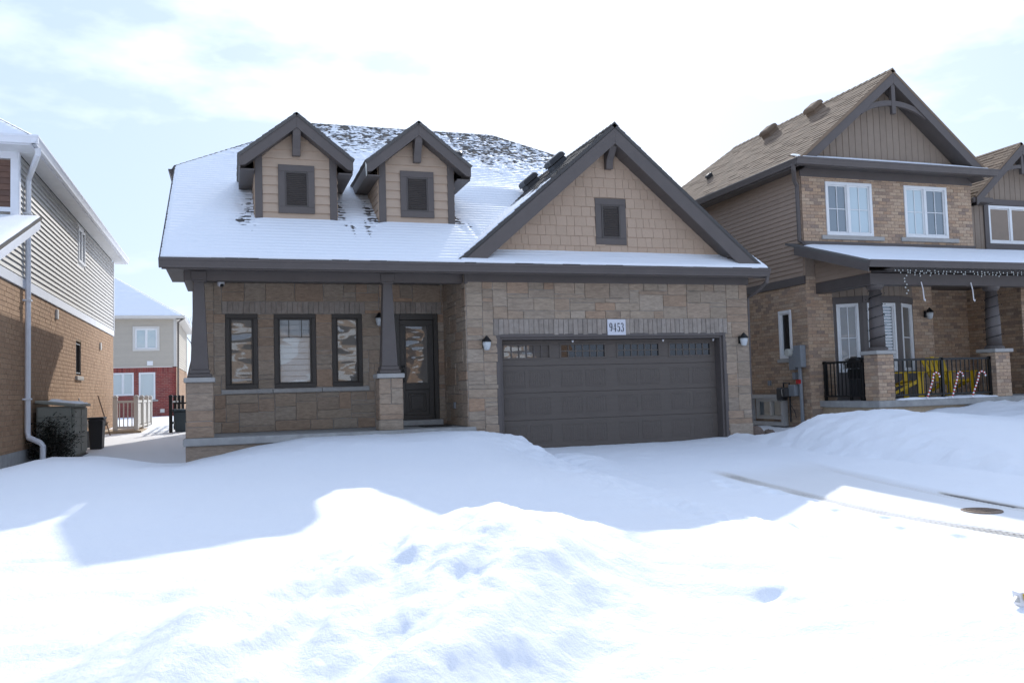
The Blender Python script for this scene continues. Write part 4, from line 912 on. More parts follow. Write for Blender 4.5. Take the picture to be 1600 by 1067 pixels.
window(XF, *xh[0], XH, 'white', 'glassc', .06, mull=(-3.985,)); window(XF, *xh[1], XH, 'white', 'glassc', .06, mull=(-5.05,)); window(XF, *xh[2], XH, 'white', 'glassc', .06)  # greenish-grey reflection put into the pane colour
MB(XF).box(-3.95, -3.68, -.05, .0, 2.86, 3.08).build('wall_vent', 'white', XH); MB(XF).box(-3.36, -3.16, -.05, .0, .52, .70).build('wall_vent', 'pvc', XH)
MB(XF).box(-4.45, -3.45, -.06, .0, 1.09, 1.17).build('window_sill', 'cap', XH)
gutter(MB(), (-12, 45.65, 5.30), (-2.25, 45.65, 5.30), (0, -1, 0), .13, .11).build('front_gutter', 'pvc', XH); gutter(MB(), (-2.27, 45.6, 5.30), (-2.27, 57.3, 5.30), (1, 0, 0), .13, .11).build('side_gutter', 'pvc', XH)
MB().box(-12, -2.27, 45.65, 46, 5.16, 5.18).build('front_soffit', 'pvc', XH); MB().box(-2.6, -2.27, 45.65, 57.3, 5.16, 5.18).build('side_soffit', 'pvc', XH)
r1 = Slope([(-17, 45.6, 5.28), (-2.2, 45.6, 5.28), (-8.0, 51.4, 9.1), (-11.2, 51.4, 9.1)]); r_ = r1.slab(XH, 'shingle', .06); r1.snow(r_, lambda x, y, z, u, v: .03+.015*fbm(x, y, 94, 3)-.02*ss(0, .6, fbm(x*.8, z*6, 95, 3))*ss(5, 7, z), .12, .06)
r2_ = Slope([(-2.2, 45.6, 5.28), (-2.2, 57.2, 5.28), (-8.0, 51.4, 9.1)]); r_ = r2_.slab(XH, 'shingle', .06); r2_.snow(r_, lambda x, y, z, u, v: .02+.03*fbm(x, y, 96, 3), .2, .08)
dp = MB(); dp.tube([(-2.2, 45.75, 5.2), (-2.5, 45.95, 5.0), (-2.53, 45.95, .5)], .05, 6); dp.build('downspout', 'bark', XH)
MB().box(-2.58, -2.54, 55.9, 56.0, 3.2, 4.6).build('side_window', 'white', XH)
# ------------------------------------------------------------------ right neighbour
RH = thing('gabled_house', 'two storey brick house on the right with taupe siding, gable and porch', 'house', (15, 16.4, 0))
RS = FR(12.4, 0, 0, FACE_XM); RF = FR(0, 16.36)
rsh = [(-17.42, -16.94, 1.67, 2.80), (-18.5, -17.3, .24, .76)]
rw = backing(MB(RS), -25, -16.37, -.5, 3.34, rsh, 0, .25).build('side_brick_wall', 'mortarR', RH)
bricks(RS, -22, -16.36, .1, 3.33, rsh, rw, 'brickR', .215, .076, 110, key=lambda x, z: abs(x+17.0)+.5*abs(z-2))
ru = MB(RS).box(-25, -16.38, .005, .25, 3.36, 6.05).build('side_siding_wall', 'sidingR', RH)
planks(RS, -25, -16.40, 3.52, 6.0, .108, ru, 'sidingR'); MB(RS).box(-25, -16.36, -.035, .0, 3.34, 3.52).build('trim_board', 'trim', RH)
window(RS, *rsh[0], RH, 'white', 'glassg', .07, proud=.03); MB(RS).box(-17.5, -16.86, -.05, .0, 1.58, 1.66).build('window_sill', 'cap', RH, bevel=.008)
window(RS, *rsh[1], RH, 'pvc', 'glassR', .07, mull=(-17.9,), proud=.02); ring(MB(RS), -18.6, -17.2, .1, .84, .09, -.16, -.03).build('window_well', 'well', RH)
# front: upper brick with two windows
rfh = [(13.04, 14.34, 4.46, 5.71), (15.28, 16.56, 4.47, 5.72)]
rfw = backing(MB(RF), 12.411, 17.33, 3.62, 5.98, rfh, .001, .25).build('front_brick_wall', 'mortarR', RH)
bricks(RF, 12.4, 17.33, 4.0, 6.0, rfh, rfw, 'brickR', .215, .0765, 150, key=lambda x, z: abs(x-14.5)*.3+abs(z-5))
MB(FR(17.33, 0, 0, FACE_XP)).box(16.36, 18, -.0, .2, 4.0, 6.0).build('return_wall', 'mortarR', RH)
for (a, b, c, d_), gm, gr_ in ((rfh[0], ['glassR', 'glassc'], ((1, 1), (1, 1))), (rfh[1], ['glassc', 'glassR'], ((1, 1), (1, 1)))):
    window(RF, a, b, c, d_, RH, 'white', gm, .07, mull=((a+b)/2-.02,), grid=gr_, proud=.03)
    MB(RF).box(a-.16, b+.28, -.06, .0, c-.10, c-.005).build('window_sill', 'cap', RH, bevel=.008)
MB(RF).box(12.36, 17.36, -.03, .0, 5.80, 6.0).build('frieze_board', 'trim', RH, bevel=.004)
MB().box(12.0, 17.6, 15.93, 16.35, 5.98, 5.99).build('front_soffit', 'soffit', RH); MB().box(12.02, 12.38, 16.36, 25, 5.93, 5.94).build('side_soffit', 'soffit', RH)
MB().box(12.0, 17.62, 15.9, 15.93, 5.93, 6.08).build('fascia', 'trim', RH); MB().box(12.0, 12.02, 15.93, 25.2, 5.90, 6.06).build('fascia', 'trim', RH)
gutter(MB(), (11.92, 15.9, 6.09), (17.66, 15.9, 6.09), (0, -1, 0), .15, .12).build('front_gutter', 'trim', RH, bevel=.004); gutter(MB(), (12.0, 15.85, 6.07), (12.0, 25.3, 6.07), (-1, 0, 0), .14, .12).build('side_gutter', 'trim', RH, bevel=.004)
dp = MB(); dp.tube([(11.95, 16.0, 5.98), (11.96, 16.02, 5.86), (12.22, 16.35, 5.68), (12.33, 16.42, 5.58), (12.33, 16.42, 4.32), (12.36, 16.3, 4.25)], .048, 8); dp.build('downspout', 'trim', RH)
RX, RZ, RSL = 14.76, 8.34, .835
sL = Slope([(12.0, 15.92, RZ-RSL*2.76), (12.0, 25.45, RZ-RSL*2.76), (RX, 22.65, RZ), (RX, 15.92, RZ)]); r_ = sL.slab(RH, 'shingle_b', .07); sL.tabs(r_, 'shingle_b')
sR = Slope([(17.52, 15.92, RZ-RSL*2.76), (17.52, 25.45, RZ-RSL*2.76), (RX, 22.65, RZ), (RX, 15.92, RZ)]); sR.slab(RH, 'shingle_b', .07)
MB().extr([(12.0, 25.45, RZ-RSL*2.76), (17.52, 25.45, RZ-RSL*2.76), (RX, 22.65, RZ)], (0, 0, -.06)).build('roof_hip', 'shingle_b', RH)
cap_tiles((RX, 15.92, RZ+.01), (RX, 22.65, RZ+.01), 'shingle_b', 32, RH)
roof_vent(RH, (14.40, 20.2, RZ-RSL*.36), (-RSL, 0, 1), (0, 1, 0), .2, .2, .2, 'shingle_b'); roof_vent(RH, (14.44, 18.3, RZ-RSL*.32), (-RSL, 0, 1), (0, 1, 0), .2, .2, .2, 'shingle_b'); roof_vent(RH, (13.27, 21.6, RZ-RSL*1.49), (-RSL, 0, 1), (0, 1, 0), .09, .09, .12)
hr = lambda x: RZ-.36-RSL*abs(x-RX)
rg = MB(RF).extr([(RX-2.55, .006, 6.1), (RX+2.55, .006, 6.1), (RX, .006, RZ-.30)], (0, .1, 0)).build('gable_wall', 'battenR', RH)
boards(RF, 12.5, 17.05, lambda x: 6.24, hr, .185, rg, 'battenR')
MB(RF).box(12.7, 16.9, -.03, .0, 6.18, 6.24).build('gable_base_trim', 'trim', rg)
for sg in (-1, 1):
    zz = lambda xx: RZ-.075-RSL*xx
    MB().extr([(RX, 15.92, zz(0)), (RX+sg*2.74, 15.92, zz(2.74)), (RX+sg*2.74, 15.92, zz(2.74)-.06), (RX+sg*2.5, 15.92, zz(2.74)-.05), (RX, 15.92, zz(0)-.26)], (0, .035, 0)).build('rake_board', 'trim', RH, bevel=.004)
    MB().add([(RX, 15.95, zz(0)-.24), (RX+sg*2.6, 15.95, zz(2.6)-.24), (RX+sg*2.6, 16.36, zz(2.6)-.24), (RX, 16.36, zz(0)-.24)], [(0, 1, 2, 3) if sg < 0 else (3, 2, 1, 0)]).build('gable_soffit', 'soffit', RH)
def truss(x0, zt, y, sl, parent, sz=1.0):
    MB().box(x0-.055*sz, x0+.055*sz, y, y+.09, zt-.95*sz, zt-.2).build('king_post', 'trim', parent, bevel=.006)
    n = 14; rr = 1.15*sz; P = []; 
    for k in range(n+1): a = -.92+1.84*k/n; P.append((x0+rr*math.sin(a), zt-.70*sz-.62*sz*(1-math.cos(a))*1.1))
    mb = MB()
    for k in range(n):
        (a, b), (c, d_) = P[k], P[k+1]; mb.extr([(a, y+.01, b-.06*sz), (c, y+.01, d_-.06*sz), (c, y+.01, d_+.06*sz), (a, y+.01, b+.06*sz)], (0, .07, 0))
    mb.build('arched_brace', 'trim', parent)
truss(RX, RZ-.1, 15.94, RSL, RH)
ps = Slope([(12.1, 15.88, 6.10), (17.5, 15.88, 6.10), (17.5, 16.36, 6.28), (12.1, 16.36, 6.28)]); ps.slab(RH, 'shingle_b', .03, 'gable_skirt'); ps.snow(RH, lambda x, y, z, u, v: .03+.012*fbm(x*2, y*3, 97, 3), .06, .03, ripple=.002)
# right wing
WG = FR(0, 16.66); WX, WZ, WS = 18.98, 6.98, .90
rwg = MB(WG).extr([(17.34, .005, 3.9), (22, .005, 3.9), (22, .005, 5.1), (20.8, .005, 5.2), (WX, .005, WZ-.3), (17.34, .005, WZ-.3-WS*1.64)], (0, .2, 0)).build('wing_wall', 'battenR', RH)
WW = (18.15, 19.62, 4.45, 5.42)
boards(WG, 17.36, 21.0, lambda x: 3.95, lambda x: WZ-.34-WS*abs(x-WX), .17, rwg, 'battenR', holes=[(18.0, 19.77, 4.30, 5.57)])
ring(MB(WG), 18.0, 19.77, 4.30, 5.57, .14, -.05, .0).build('window_trim', 'trim', RH)
window(WG, *WW, RH, 'white', ['glassR', 'glassc'], .07, mull=(18.885,), grid=((1, 1), (1, 1)), proud=.03)
mb = MB(WG); zz = 4.55
while zz < 5.32: mb.box(18.97, 19.52, .018, .026, zz, zz+.04); zz += .085
mb.build('shutter_slats', 'blind', RH, kind='stuff')
for sg, hw_ in ((-1, 1.58), (1, 2.0)):
    s_ = Slope([(WX+sg*hw_, 16.28, WZ-WS*hw_), (WX+sg*hw_, 23, WZ-WS*hw_), (WX, 23, WZ), (WX, 16.28, WZ)]); r_ = s_.slab(RH, 'shingle_b', .07, 'wing_roof'); s_.tabs(r_, 'shingle_b')
    zz = lambda xx: WZ-.07-WS*xx
    MB().extr([(WX, 16.26, zz(0)), (WX+sg*(hw_-.02), 16.26, zz(hw_-.02)), (WX+sg*(hw_-.02), 16.26, zz(hw_-.02)-.2), (WX, 16.26, zz(0)-.24)], (0, .035, 0)).build('rake_board', 'trim', RH, bevel=.004)
    MB().add([(WX, 16.3, zz(0)-.2), (WX+sg*(hw_-.03), 16.3, zz(hw_-.03)-.2), (WX+sg*(hw_-.03), 16.66, zz(hw_-.03)-.2), (WX, 16.66, zz(0)-.2)], [(0, 1, 2, 3) if sg < 0 else (3, 2, 1, 0)]).build('gable_soffit', 'soffit', RH)
truss(WX, WZ-.1, 16.28, WS, RH, .75)
MB().box(17.35, 17.98, 16.3, 16.66, 5.40, 5.52).build('eave_return', 'trim', RH, bevel=.006); 
# porch
pz = .68
MB().box(12.62, 22, 14.48, 18.4, pz-.14, pz).build('porch_slab', 'concrete', RH, bevel=.012); MB().box(12.70, 22, 14.58, 18.3, -.4, pz-.145).build('porch_foundation', 'deck', RH)
bay = [(13.1, 16.36), (13.58, 15.95), (14.62, 15.95), (15.36, 16.36)]
bk = MB(RF).box(12.411, 13.1, .001, .2, .3, 3.615).build('porch_brick_wall', 'mortarR', RH); bricks(RF, 12.4, 13.1, .5, 3.5, (), bk, 'brickR', .215, .0765, 60, key=lambda x, z: -z)
MB(RF).box(15.36, 15.95, 0, .2, .3, 3.6).build('porch_brick_wall', 'mortarR', RH); bricks(RF, 15.36, 15.95, pz, 3.6, (), RH, 'brickR', .215, .0765, 0)
for k in range(3):
    (ax, ay), (bx, by) = bay[k], bay[k+1]; ln = math.hypot(bx-ax, by-ay); fr = FR(ax, ay, 0, math.degrees(math.atan2(by-ay, bx-ax)))
    m_ = .07 if k != 1 else .12; hole = [(m_, ln-m_-.02, 1.30, 2.86)]
    bw_ = backing(MB(fr), 0, ln, pz, 3.0, hole, 0, .12).build('bay_panel', 'trim', RH)
    MB(fr).box(0, ln, -.02, .0, 2.88, 3.02).build('bay_head_trim', 'trim', RH); u_ = MB(fr).box(0, ln, .012, .1, 3.02, 3.6).build('bay_upper_wall', 'battenR', RH); boards(fr, 0, ln, lambda x: 3.03, lambda x: 3.5, .15, u_, 'battenR')
    window(fr, *hole[0], RH, 'white', 'glassR' if k == 1 else 'glass', .05, grid=(1, 1) if k == 0 else (0, 1), blinds=None, d=.04)
    if k == 1:
        mb = MB(fr); zz = 1.45
        while zz < 2.75: mb.box(.2, ln-.22, .028, .034, zz, zz+.03); zz += .07
        mb.build('shutter_slats', 'blind', RH, kind='stuff')
# recessed entry
EF = FR(0, 17.5); e_ = MB(EF).box(15.9, 18.4, 0, .2, .3, 3.6).build('entry_wall', 'mortarR', RH); bricks(EF, 16.0, 18.4, pz, 3.6, [(16.0, 16.75, 0, 2.9)], e_, 'brickR', .215, .0765, 0)
window(EF, 16.05, 16.68, .72, 2.86, RH, 'white', 'glassg', .09, proud=.05)
GB = FR(0, 15.9); ga = MB(GB).box(18.2, 22, 0, .2, .3, 3.6).build('garage_brick_wall', 'mortarR', RH); bricks(GB, 18.2, 22, pz, 3.6, (), ga, 'brickR', .215, .0765, 60, key=lambda x, z: x)
es = FR(18.2, 0, 0, FACE_XM); MB(es).box(-17.5, -15.9, 0, .2, .3, 3.6).build('entry_side_wall', 'mortarR', RH); bricks(es, -17.5, -15.9, pz, 3.6, (), RH, 'brickR', .215, .0765, 0)
lantern(RH, 15.72, 16.34, 2.66)
pr_ = Slope([(12.12, 14.02, 3.50), (22, 14.02, 3.50), (22, 16.66, 4.30), (12.12, 16.66, 4.30)]); r_ = pr_.slab(RH, 'shingle', .05, 'porch_roof'); pr_.snow(r_, lambda x, y, z, u, v: (.045+.015*fbm(x*1.3, y*2, 98, 3))*ss(12.15, 12.5, x)-.03*ss(12.6, 12.25, x), .08, .04, ripple=.002, v1=pr_.vmax-.34)
MB(RF).box(12.4, 17.36, -.03, .02, 4.20, 4.31).build('roof_flashing', 'trim', RH)
MB().extr([(12.12, 14.02, 3.45), (12.12, 16.36, 4.16), (12.12, 16.36, 3.98), (12.12, 14.02, 3.28)], (.03, 0, 0)).build('rake_fascia', 'trim', RH, bevel=.004)
MB().add([(12.15, 14.05, 3.30), (12.15, 16.36, 3.99), (12.7, 16.36, 3.99), (12.7, 14.05, 3.30)], [(0, 1, 2, 3)]).build('rake_soffit', 'soffit', RH)
gutter(MB(), (12.1, 14.02, 3.51), (22, 14.02, 3.51), (0, -1, 0), .14, .12).build('porch_gutter', 'trim', RH, bevel=.004)
MB().box(12.66, 22, 14.60, 14.86, 3.10, 3.34).build('porch_beam', 'trim', RH, bevel=.005); MB().box(12.66, 12.9, 14.86, 16.36, 3.10, 3.34).build('porch_beam', 'trim', RH, bevel=.005)
MB().box(12.71, 22, 14.05, 17.5, 3.36, 3.38).build('porch_ceiling', 'soffit', RH)
inf = MB().extr([(12.67, 14.62, 3.345), (12.67, 16.35, 3.345), (12.67, 16.35, 4.1), (12.67, 14.62, 3.58)], (.03, 0, 0)).build('rake_infill', 'sidingR', RH)
planks(FR(12.67, 0, 0, FACE_XM), 0, 0, 3.35, 4.1, .108, inf, 'sidingR', (), 'siding_plank', lambda z: (-16.35, min(-14.62, -14.02-(z-3.42)/.303)))
for cx in (12.92, 16.07):
    q = MB().box(cx-.20, cx+.20, 14.58, 14.98, pz, 1.64).build('porch_pier', 'mortarR', RH)
    bricks(FR(0, 14.58), cx-.21, cx+.21, pz, 1.64, (), q, 'brickR', .21, .074, 40); bricks(FR(cx-.20, 0, 0, FACE_XM), -14.99, -14.57, pz, 1.64, (), q, 'brickR', .21, .074, 40)
    MB().box(cx-.26, cx+.26, 14.52, 15.04, 1.643, 1.72).build('pier_cap', 'cap', q, bevel=.01)
    c_ = MB().lathe((cx, 14.78, 0), [(.155, 1.80), (.15, 2.3), (.115, 3.02)], 16).build('round_column', 'trim', RH, smooth=True)
    MB().lathe((cx, 14.78, 0), [(.20, 1.722), (.20, 1.77), (.165, 1.80)], 16).build('column_base', 'trim', c_); MB().lathe((cx, 14.78, 0), [(.12, 3.0), (.17, 3.05), (.18, 3.1)], 16).build('column_capital', 'trim', c_)
# garlands of lights
for cx, nm in ((12.92, 'left'), (16.07, 'right')):
    t = thing('light_garland', 'dark wire garland wound round the %s porch column of the brick house' % nm, 'garland', (cx, 14.78, 1.8))
    mb = MB(); mb.tube([(cx+(.165-.03*k/60)*math.cos(k*.55), 14.78+(.165-.03*k/60)*math.sin(k*.55), 1.85+1.15*k/60) for k in range(61)], .009, 4); mb.build('wire', 'black', t)
    mb = MB()
    for k in range(0, 61, 2): a = k*.55; mb.lathe((cx+.185*math.cos(a), 14.78+.185*math.sin(a), 1.85+1.15*k/60), [(.008, -.01), (.011, 0), (.005, .012)], 5)
    mb.build('bulbs', 'black', t, kind='stuff')
t = thing('icicle_lights', 'string of small clear icicle lights hanging under the porch gutter', 'string lights', (16, 14, 3.4))
mb = MB(); mb2 = MB(); random.seed(5); x = 12.7; pts = []
while x < 21: pts.append((x, 13.93, 3.34+random.uniform(-.012, .012))); x += .1
mb.tube(pts, .006, 4)
for p in pts:
    n_ = random.choice([1, 2, 2, 3]); mb.tube([p, (p[0]+random.uniform(-.03, .03), p[1], p[2]-.05*n_)], .004, 4)
    for k in range(n_): mb2.lathe((p[0]+random.uniform(-.035, .035), p[1]-.004, p[2]-.045*(k+1)), [(.008, -.014), (.012, 0), (.006, .014)], 5)
for k in range(7): mb2.lathe((12.98+random.uniform(-.05, .05), 13.95, 3.2-.06*k), [(.010, -.014), (.016, 0), (.006, .014)], 6)
mb.build('wire', 'black', t); mb2.build('bulbs', 'bulb', t, kind='stuff')
for xx, lb in ((13.93, 'white plant hook hanging from the porch beam nearer the left column'), (15.27, 'white plant hook hanging from the porch beam nearer the right column')):
    o = MB().tube([(xx, 14.55, 3.16), (xx+.02, 14.53, 3.0), (xx+.035, 14.53, 2.78), (xx+.06, 14.53, 2.75), (xx+.065, 14.53, 2.79)], .013, 6).build('plant_hook', 'candyw'); tag(o, lb, 'hook', 'plant hooks under the porch beam')
# black railings
def railing(label, a, b, posts):
    t = thing('porch_railing', label, 'railing', (a[0], a[1], pz), 0, 'black porch railings'); A_, B__ = Vector((*a, 0)), Vector((*b, 0)); ln = (B__-A_).length; d_ = (B__-A_)/ln
    fr = Matrix.Translation(A_) @ Matrix.Rotation(math.atan2(d_.y, d_.x), 4, 'Z')
    MB(fr).box(0, ln, -.025, .025, 1.50, 1.545).build('top_rail', 'black', t); MB(fr).box(0, ln, -.018, .018, .76, .795).build('bottom_rail', 'black', t)
    n_ = int(ln/.115)
    for k in range(1, n_): xx = ln*k/n_; MB(fr).box(xx-.009, xx+.009, -.009, .009, .795, 1.50).build('baluster', 'black', t)
    for p in posts: MB(fr).box(p-.025, p+.025, -.025, .025, pz, 1.56).build('railing_post', 'black', t)
railing('short black porch railing between side wall and left brick pier', (12.74, 16.33), (12.74, 15.0), [.05, 1.28])
railing('long black porch railing between the two brick piers', (13.13, 14.72), (15.86, 14.72), [.03, 1.38, 2.70])
o = Slope([(13.15, 14.50, pz+.005), (15.85, 14.50, pz+.005), (15.85, 14.85, pz+.006), (13.15, 14.85, pz+.006)]).snow(None, lambda x, y, z, u, v: .03+.06*fbm(x*2, y*4, 99, 3), .05, .03, ripple=0, name='porch_snow'); tag(o, 'strip of snow lying on the porch slab under the long railing', 'snow patch')
# yellow chairs
def adirondack(label, loc, rz):
    t = thing('adirondack_chair', label, 'chair', loc, rz, 'yellow porch chairs'); WM[t] = Matrix.Identity(4)
    for k in range(5):
        xx = -.22+.11*k; tp = .93-.02*abs(k-2)**1.5
        MB().extr([(xx-.045, .28, .36), (xx+.045, .28, .36), (xx*1.25+.052, .52, tp), (xx*1.25-.052, .52, tp)], (0, .025, 0)).build('back_slat', 'yellow', t)
    for k in range(5): MB().box(-.27, .27, -.26+.11*k, -.26+.11*k+.095, .37-.022*k, .39-.022*k).build('seat_slat', 'yellow', t)
    for sg in (-1, 1):
        MB().box(*sorted((sg*.28, sg*.42)), -.36, .40, .56, .585).build('armrest', 'yellow', t, bevel=.008)
        MB().box(*sorted((sg*.30, sg*.335)), -.32, -.20, 0, .56).build('front_leg', 'yellow', t); MB().extr([(sg*.29, -.25, .36), (sg*.29, .55, .0), (sg*.29, .65, .0), (sg*.29, -.20, .42)], (sg*.03, 0, 0)).build('rear_leg', 'yellow', t)
        MB().extr([(sg*.33, -.30, .3), (sg*.40, -.30, .55), (sg*.33, -.30, .55)], (0, .03, 0)).build('arm_bracket', 'yellow', t)
    return t
adirondack('yellow adirondack chair with fanned back facing the street, between the candy canes', (15.36, 15.32, pz), 0)
adirondack('yellow adirondack chair turned sideways next to the left brick pier', (14.0, 15.35, pz), R(75))
# barbecue
t = thing('barbecue', 'black covered barbecue behind the short porch railing', 'barbecue', (13.2, 15.5, pz))
MB().extr([(12.88, 15.3, 1.38), (12.88, 15.75, 1.38), (12.88, 15.75, 1.5), (12.88, 15.65, 1.62), (12.88, 15.42, 1.62), (12.88, 15.3, 1.5)], (.62, 0, 0)).build('lid', 'black', t, bevel=.03); MB().box(12.9, 13.48, 15.3, 15.75, 1.15, 1.37).build('firebox', 'black', t, bevel=.02)
MB().box(12.92, 13.46, 15.33, 15.72, .78, 1.14).build('cabinet', 'bin', t, bevel=.01); MB().box(13.5, 13.75, 15.32, 15.72, 1.33, 1.36).build('side_shelf', 'black', t); MB().tube([(12.95, 15.28, 1.47), (12.95, 15.23, 1.47), (13.43, 15.23, 1.47), (13.43, 15.28, 1.47)], .012, 6).build('lid_handle', 'grey', t)
for px, py in ((12.95, 15.36), (13.43, 15.36), (12.95, 15.7), (13.43, 15.7)): MB().box(px-.025, px+.025, py-.025, py+.025, pz, .79).build('leg', 'black', t)
# candy canes
def cane(label, loc, rz):
    t = thing('candy_cane', label, 'decoration', loc, rz, 'candy cane stakes on the porch edge'); WM[t] = Matrix.Identity(4)
    P = [(0, 0, 0), (.10, 0, .22), (.19, 0, .42)]; c = (.27, 0, .44)
    for k in range(9): a = R(180-k*24); P.append((.275+.085*math.cos(a), 0, .46+.085*math.sin(a)))
    Q = [Vector(P[0])]
    for a, b in zip(P, P[1:]):
        n_ = max(1, int((Vector(b)-Vector(a)).length/.035)); Q += [Vector(a).lerp(Vector(b), (i+1)/n_) for i in range(n_)]
    rd, wh = MB(), MB()
    for k in range(len(Q)-1): (rd if k % 2 else wh).tube([Q[k], Q[k+1]], .017, 7)
    wh.build('shaft', 'candyw', t); rd.build('stripes', 'red', t)
    return t
c0 = cane('striped candy cane stake leaning in front of the yellow chair, leftmost of three', (13.83, 14.46, pz+.01), 0)
dup(c0, (14.49, 14.46, pz+.01), R(5), 'striped candy cane stake at the middle railing post, middle of three', 'candy cane stakes on the porch edge')
dup(c0, (15.03, 14.46, pz+.01), R(-6), 'striped candy cane stake nearest the right brick pier', 'candy cane stakes on the porch edge')
# meters on the side wall
t = thing('electric_meter', 'grey electric meter with glass dial and conduit on the brick side wall', 'meter', (12.3, 16.6, .5))
MB(RS).box(-16.72, -16.46, -.16, -.01, 1.45, 1.95).build('meter_box', 'grey', t, bevel=.008)
MB().tube([(12.40, 16.86, 1.80), (12.16, 16.86, 1.80)], .085, 14).build('meter_dial', 'bulb', t); MB(RS).box(-16.95, -16.74, -.13, -.01, 1.40, 1.84).build('meter_socket', 'grey', t, bevel=.008)
MB().tube([(12.31, 16.60, 1.45), (12.31, 16.58, .1)], .042, 8).build('conduit', 'grey', t); MB(RS).box(-16.88, -16.78, -.1, -.01, 1.18, 1.34).build('junction_box', 'grey', t, bevel=.005)
MB(RS).box(-16.66, -16.56, -.17, -.1, 1.08, 1.17).build('red_tag', 'red', t)
t = thing('gas_meter', 'dark gas meter with pipes low on the brick side wall', 'meter', (12.3, 17.1, .7))
MB(RS).box(-17.35, -17.12, -.24, -.06, .70, 1.0).build('meter_body', 'bin', t, bevel=.03); MB().lathe((12.2, 17.0, .9), [(.06, -.12), (.10, -.10), (.11, .06), (.05, .10)], 12).build('regulator', 'glossgrey', t)
MB(RS).box(-16.92, -16.68, -.20, -.02, .80, 1.06).build('grey_box', 'grey', t, bevel=.01); MB().tube([(12.28, 17.2, 1.0), (12.28, 17.2, 1.1), (12.28, 16.98, 1.1), (12.28, 16.98, .2)], .022, 6).build('pipe', 'glossgrey', t); MB().tube([(12.25, 16.9, .8), (12.2, 16.85, .6), (12.25, 16.78, .45), (12.3, 16.8, .3)], .008, 5).build('cable', 'bin', t)
MB(RS).box(-17.93, -17.83, -.05, .0, 1.05, 1.17).build('outlet_box', 'grey', RH, bevel=.005)
# rocks beside the garage, manhole lid, litter
def rock(name, label, c, s, seed):
    random.seed(seed); mb = MB(); n = 10; prof = []
    vs, fs = [], []
    for i in range(6):
        a = math.pi*i/5
        for k in range(n): b = 6.283*k/n; r = 1+random.uniform(-.14, .14); vs.append((c[0]+s[0]*r*math.sin(a)*math.cos(b), c[1]+s[1]*r*math.sin(a)*math.sin(b), c[2]+s[2]*r*math.cos(a)))
    for i in range(5):
        for k in range(n): fs.append((i*n+k, (i+1)*n+k, (i+1)*n+(k+1) % n, i*n+(k+1) % n))
    mb.add(vs, fs); o = mb.build(name, 'rock', smooth=True); tag(o, label, 'rock', 'rocks by the garage corner'); return o
rock('rock', 'rounded brown rock at the garage corner, larger of two', (10.62, 15.9, .06), (.19, .16, .15), 4); rock('rock', 'small flat rock in front of the basement window', (11.2, 16.3, .02), (.14, .12, .08), 8)
o = MB().tube([(10.4, 15.5, .0), (10.9, 15.6, .03), (11.5, 15.7, .04)], .02, 6).build('garden_hose', 'glossgrey'); tag(o, 'dark hose lying in the snow beside the brown rock', 'hose')
mz = float(drive_z(0, 7.15)); t = thing('utility_cover', 'round rusty utility cover in the cleared strip of the driveway', 'manhole cover', (7.47, 7.15, mz))
MB().lathe((7.47, 7.15, mz), [(.20, -.05), (.20, .008), (.175, .012), (.17, .006), (.0, .006)], 28).build('lid', 'rust', t)
mb = MB()
for k in range(5): mb.box(7.36+.05*k, 7.385+.05*k, 7.05, 7.25, mz+.004, mz+.013)
mb.build('lid_ribs', 'rust', t)
t = thing('litter_packet', 'crumpled paper packet with coloured print on the snow at the right edge', 'litter', (4.45, 4.02, -.25))
gz = float(ground_z(np.array([4.45]), np.array([4.02]))[0])
MB().extr([(4.40, 3.97, gz), (4.56, 3.93, gz), (4.57, 3.95, gz+.07), (4.50, 3.96, gz+.085), (4.41, 3.985, gz+.075)], (.02, .07, 0)).build('paper_bag', 'candyw', t); MB().extr([(4.415, 3.958, gz+.035), (4.55, 3.925, gz+.03), (4.555, 3.935, gz+.07), (4.42, 3.97, gz+.072)], (.001, .004, 0)).build('printed_band', 'printed' if 'printed' in M else 'yellow', t)
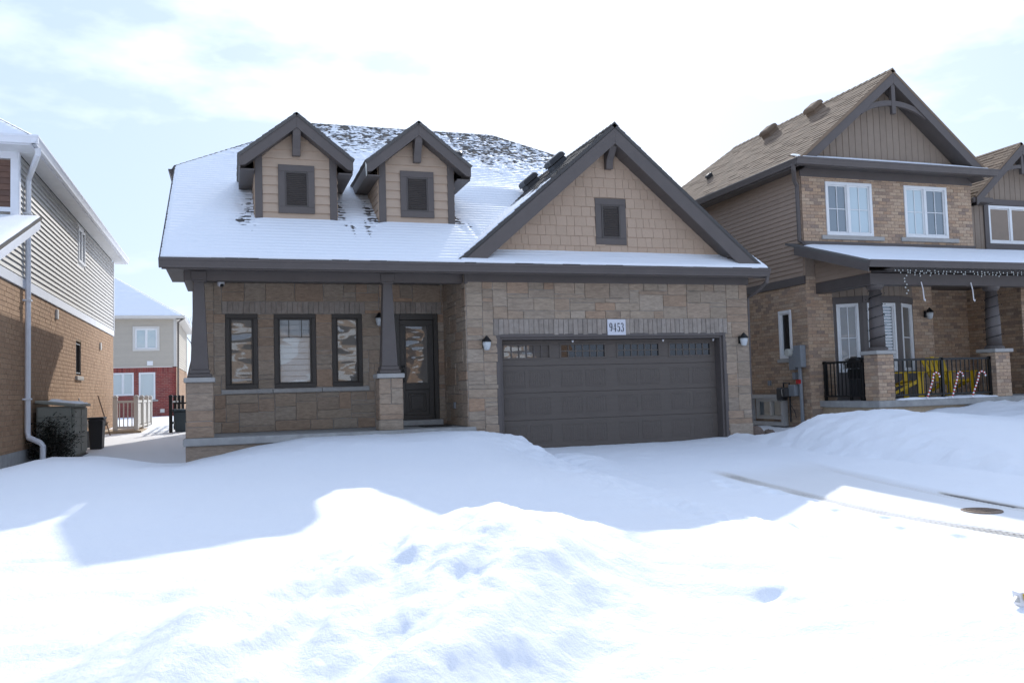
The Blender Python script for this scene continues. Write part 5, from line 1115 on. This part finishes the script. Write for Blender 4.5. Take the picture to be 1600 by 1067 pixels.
MB().extr([(4.36, 3.98, gz+.03), (4.41, 3.975, gz+.02), (4.40, 3.99, gz+.055)], (.01, .03, 0)).build('torn_flap', 'pvc', t)
# bare tree far behind
t = thing('bare_tree', 'leafless tree behind the red brick house', 'tree', (-2.7, 60, .3)); random.seed(12); tk, br = MB(), MB()
def grow(p, d_, l, r, n):
    q = p+d_*l; (tk if n > 4 else br).tube([p, p.lerp(q, .5)+Vector((random.uniform(-.05, .05), 0, 0))*l, q], r, 6 if n > 4 else 4, r*.65)
    if n > 0:
        for k in range(3 if n < 4 else 2): grow(q, (d_+Vector((random.uniform(-.6, .6), random.uniform(-.6, .6), random.uniform(-.1, .4)))).normalized(), l*random.uniform(.62, .82), r*.62, n-1)
grow(Vector((-2.7, 60, .2)), Vector((0, 0, 1)), 2.3, .14, 5); tk.build('trunk', 'bark', t); br.build('crown', 'bark', t)
# houses over the road: they stand behind the viewer and show in the window panes
for i, (hx, hc, lb) in enumerate(((-9, 'brickR', 'tan brick house across the road mirrored in the porch windows'), (4, 'brickR', 'mottled brick house across the road mirrored in the front door glass'), (17, 'brickL', 'tan brick house across the road mirrored in the garage window'))):
    t = thing('opposite_house', lb, 'house', (hx, -24, -.4), 0, 'houses across the road'); fr = FR(hx, -24, 0, 180)
    MB(fr).box(-5.2, 5.2, 0, 9, -.6, 5.6).build('wall', hc, t)
    MB(fr).extr([(-5.7, -.5, 5.6), (5.7, -.5, 5.6), (0, -.5, 9.2)], (0, 10, 0)).build('roof', 'shingle', t); MB(fr).extr([(-5.6, -.52, 5.9), (0, -.52, 9.5), (5.6, -.52, 5.9), (5.6, -.52, 6.1), (0, -.52, 9.8), (-5.6, -.52, 6.1)], (0, 10, 0)).build('roof_snow', 'rsnow', t)
    for wx in (-3.4, 0, 3.0): MB(fr).box(wx-.8, wx+.8, -.05, .02, 3.3, 4.9).build('window', 'white', t)
    MB(fr).box(-4.6, .2, -.04, .02, -.4, 2.1).build('garage_door', 'white', t); MB(fr).box(1.6, 2.6, -.04, .02, 0, 2.1).build('front_door', 'door', t)
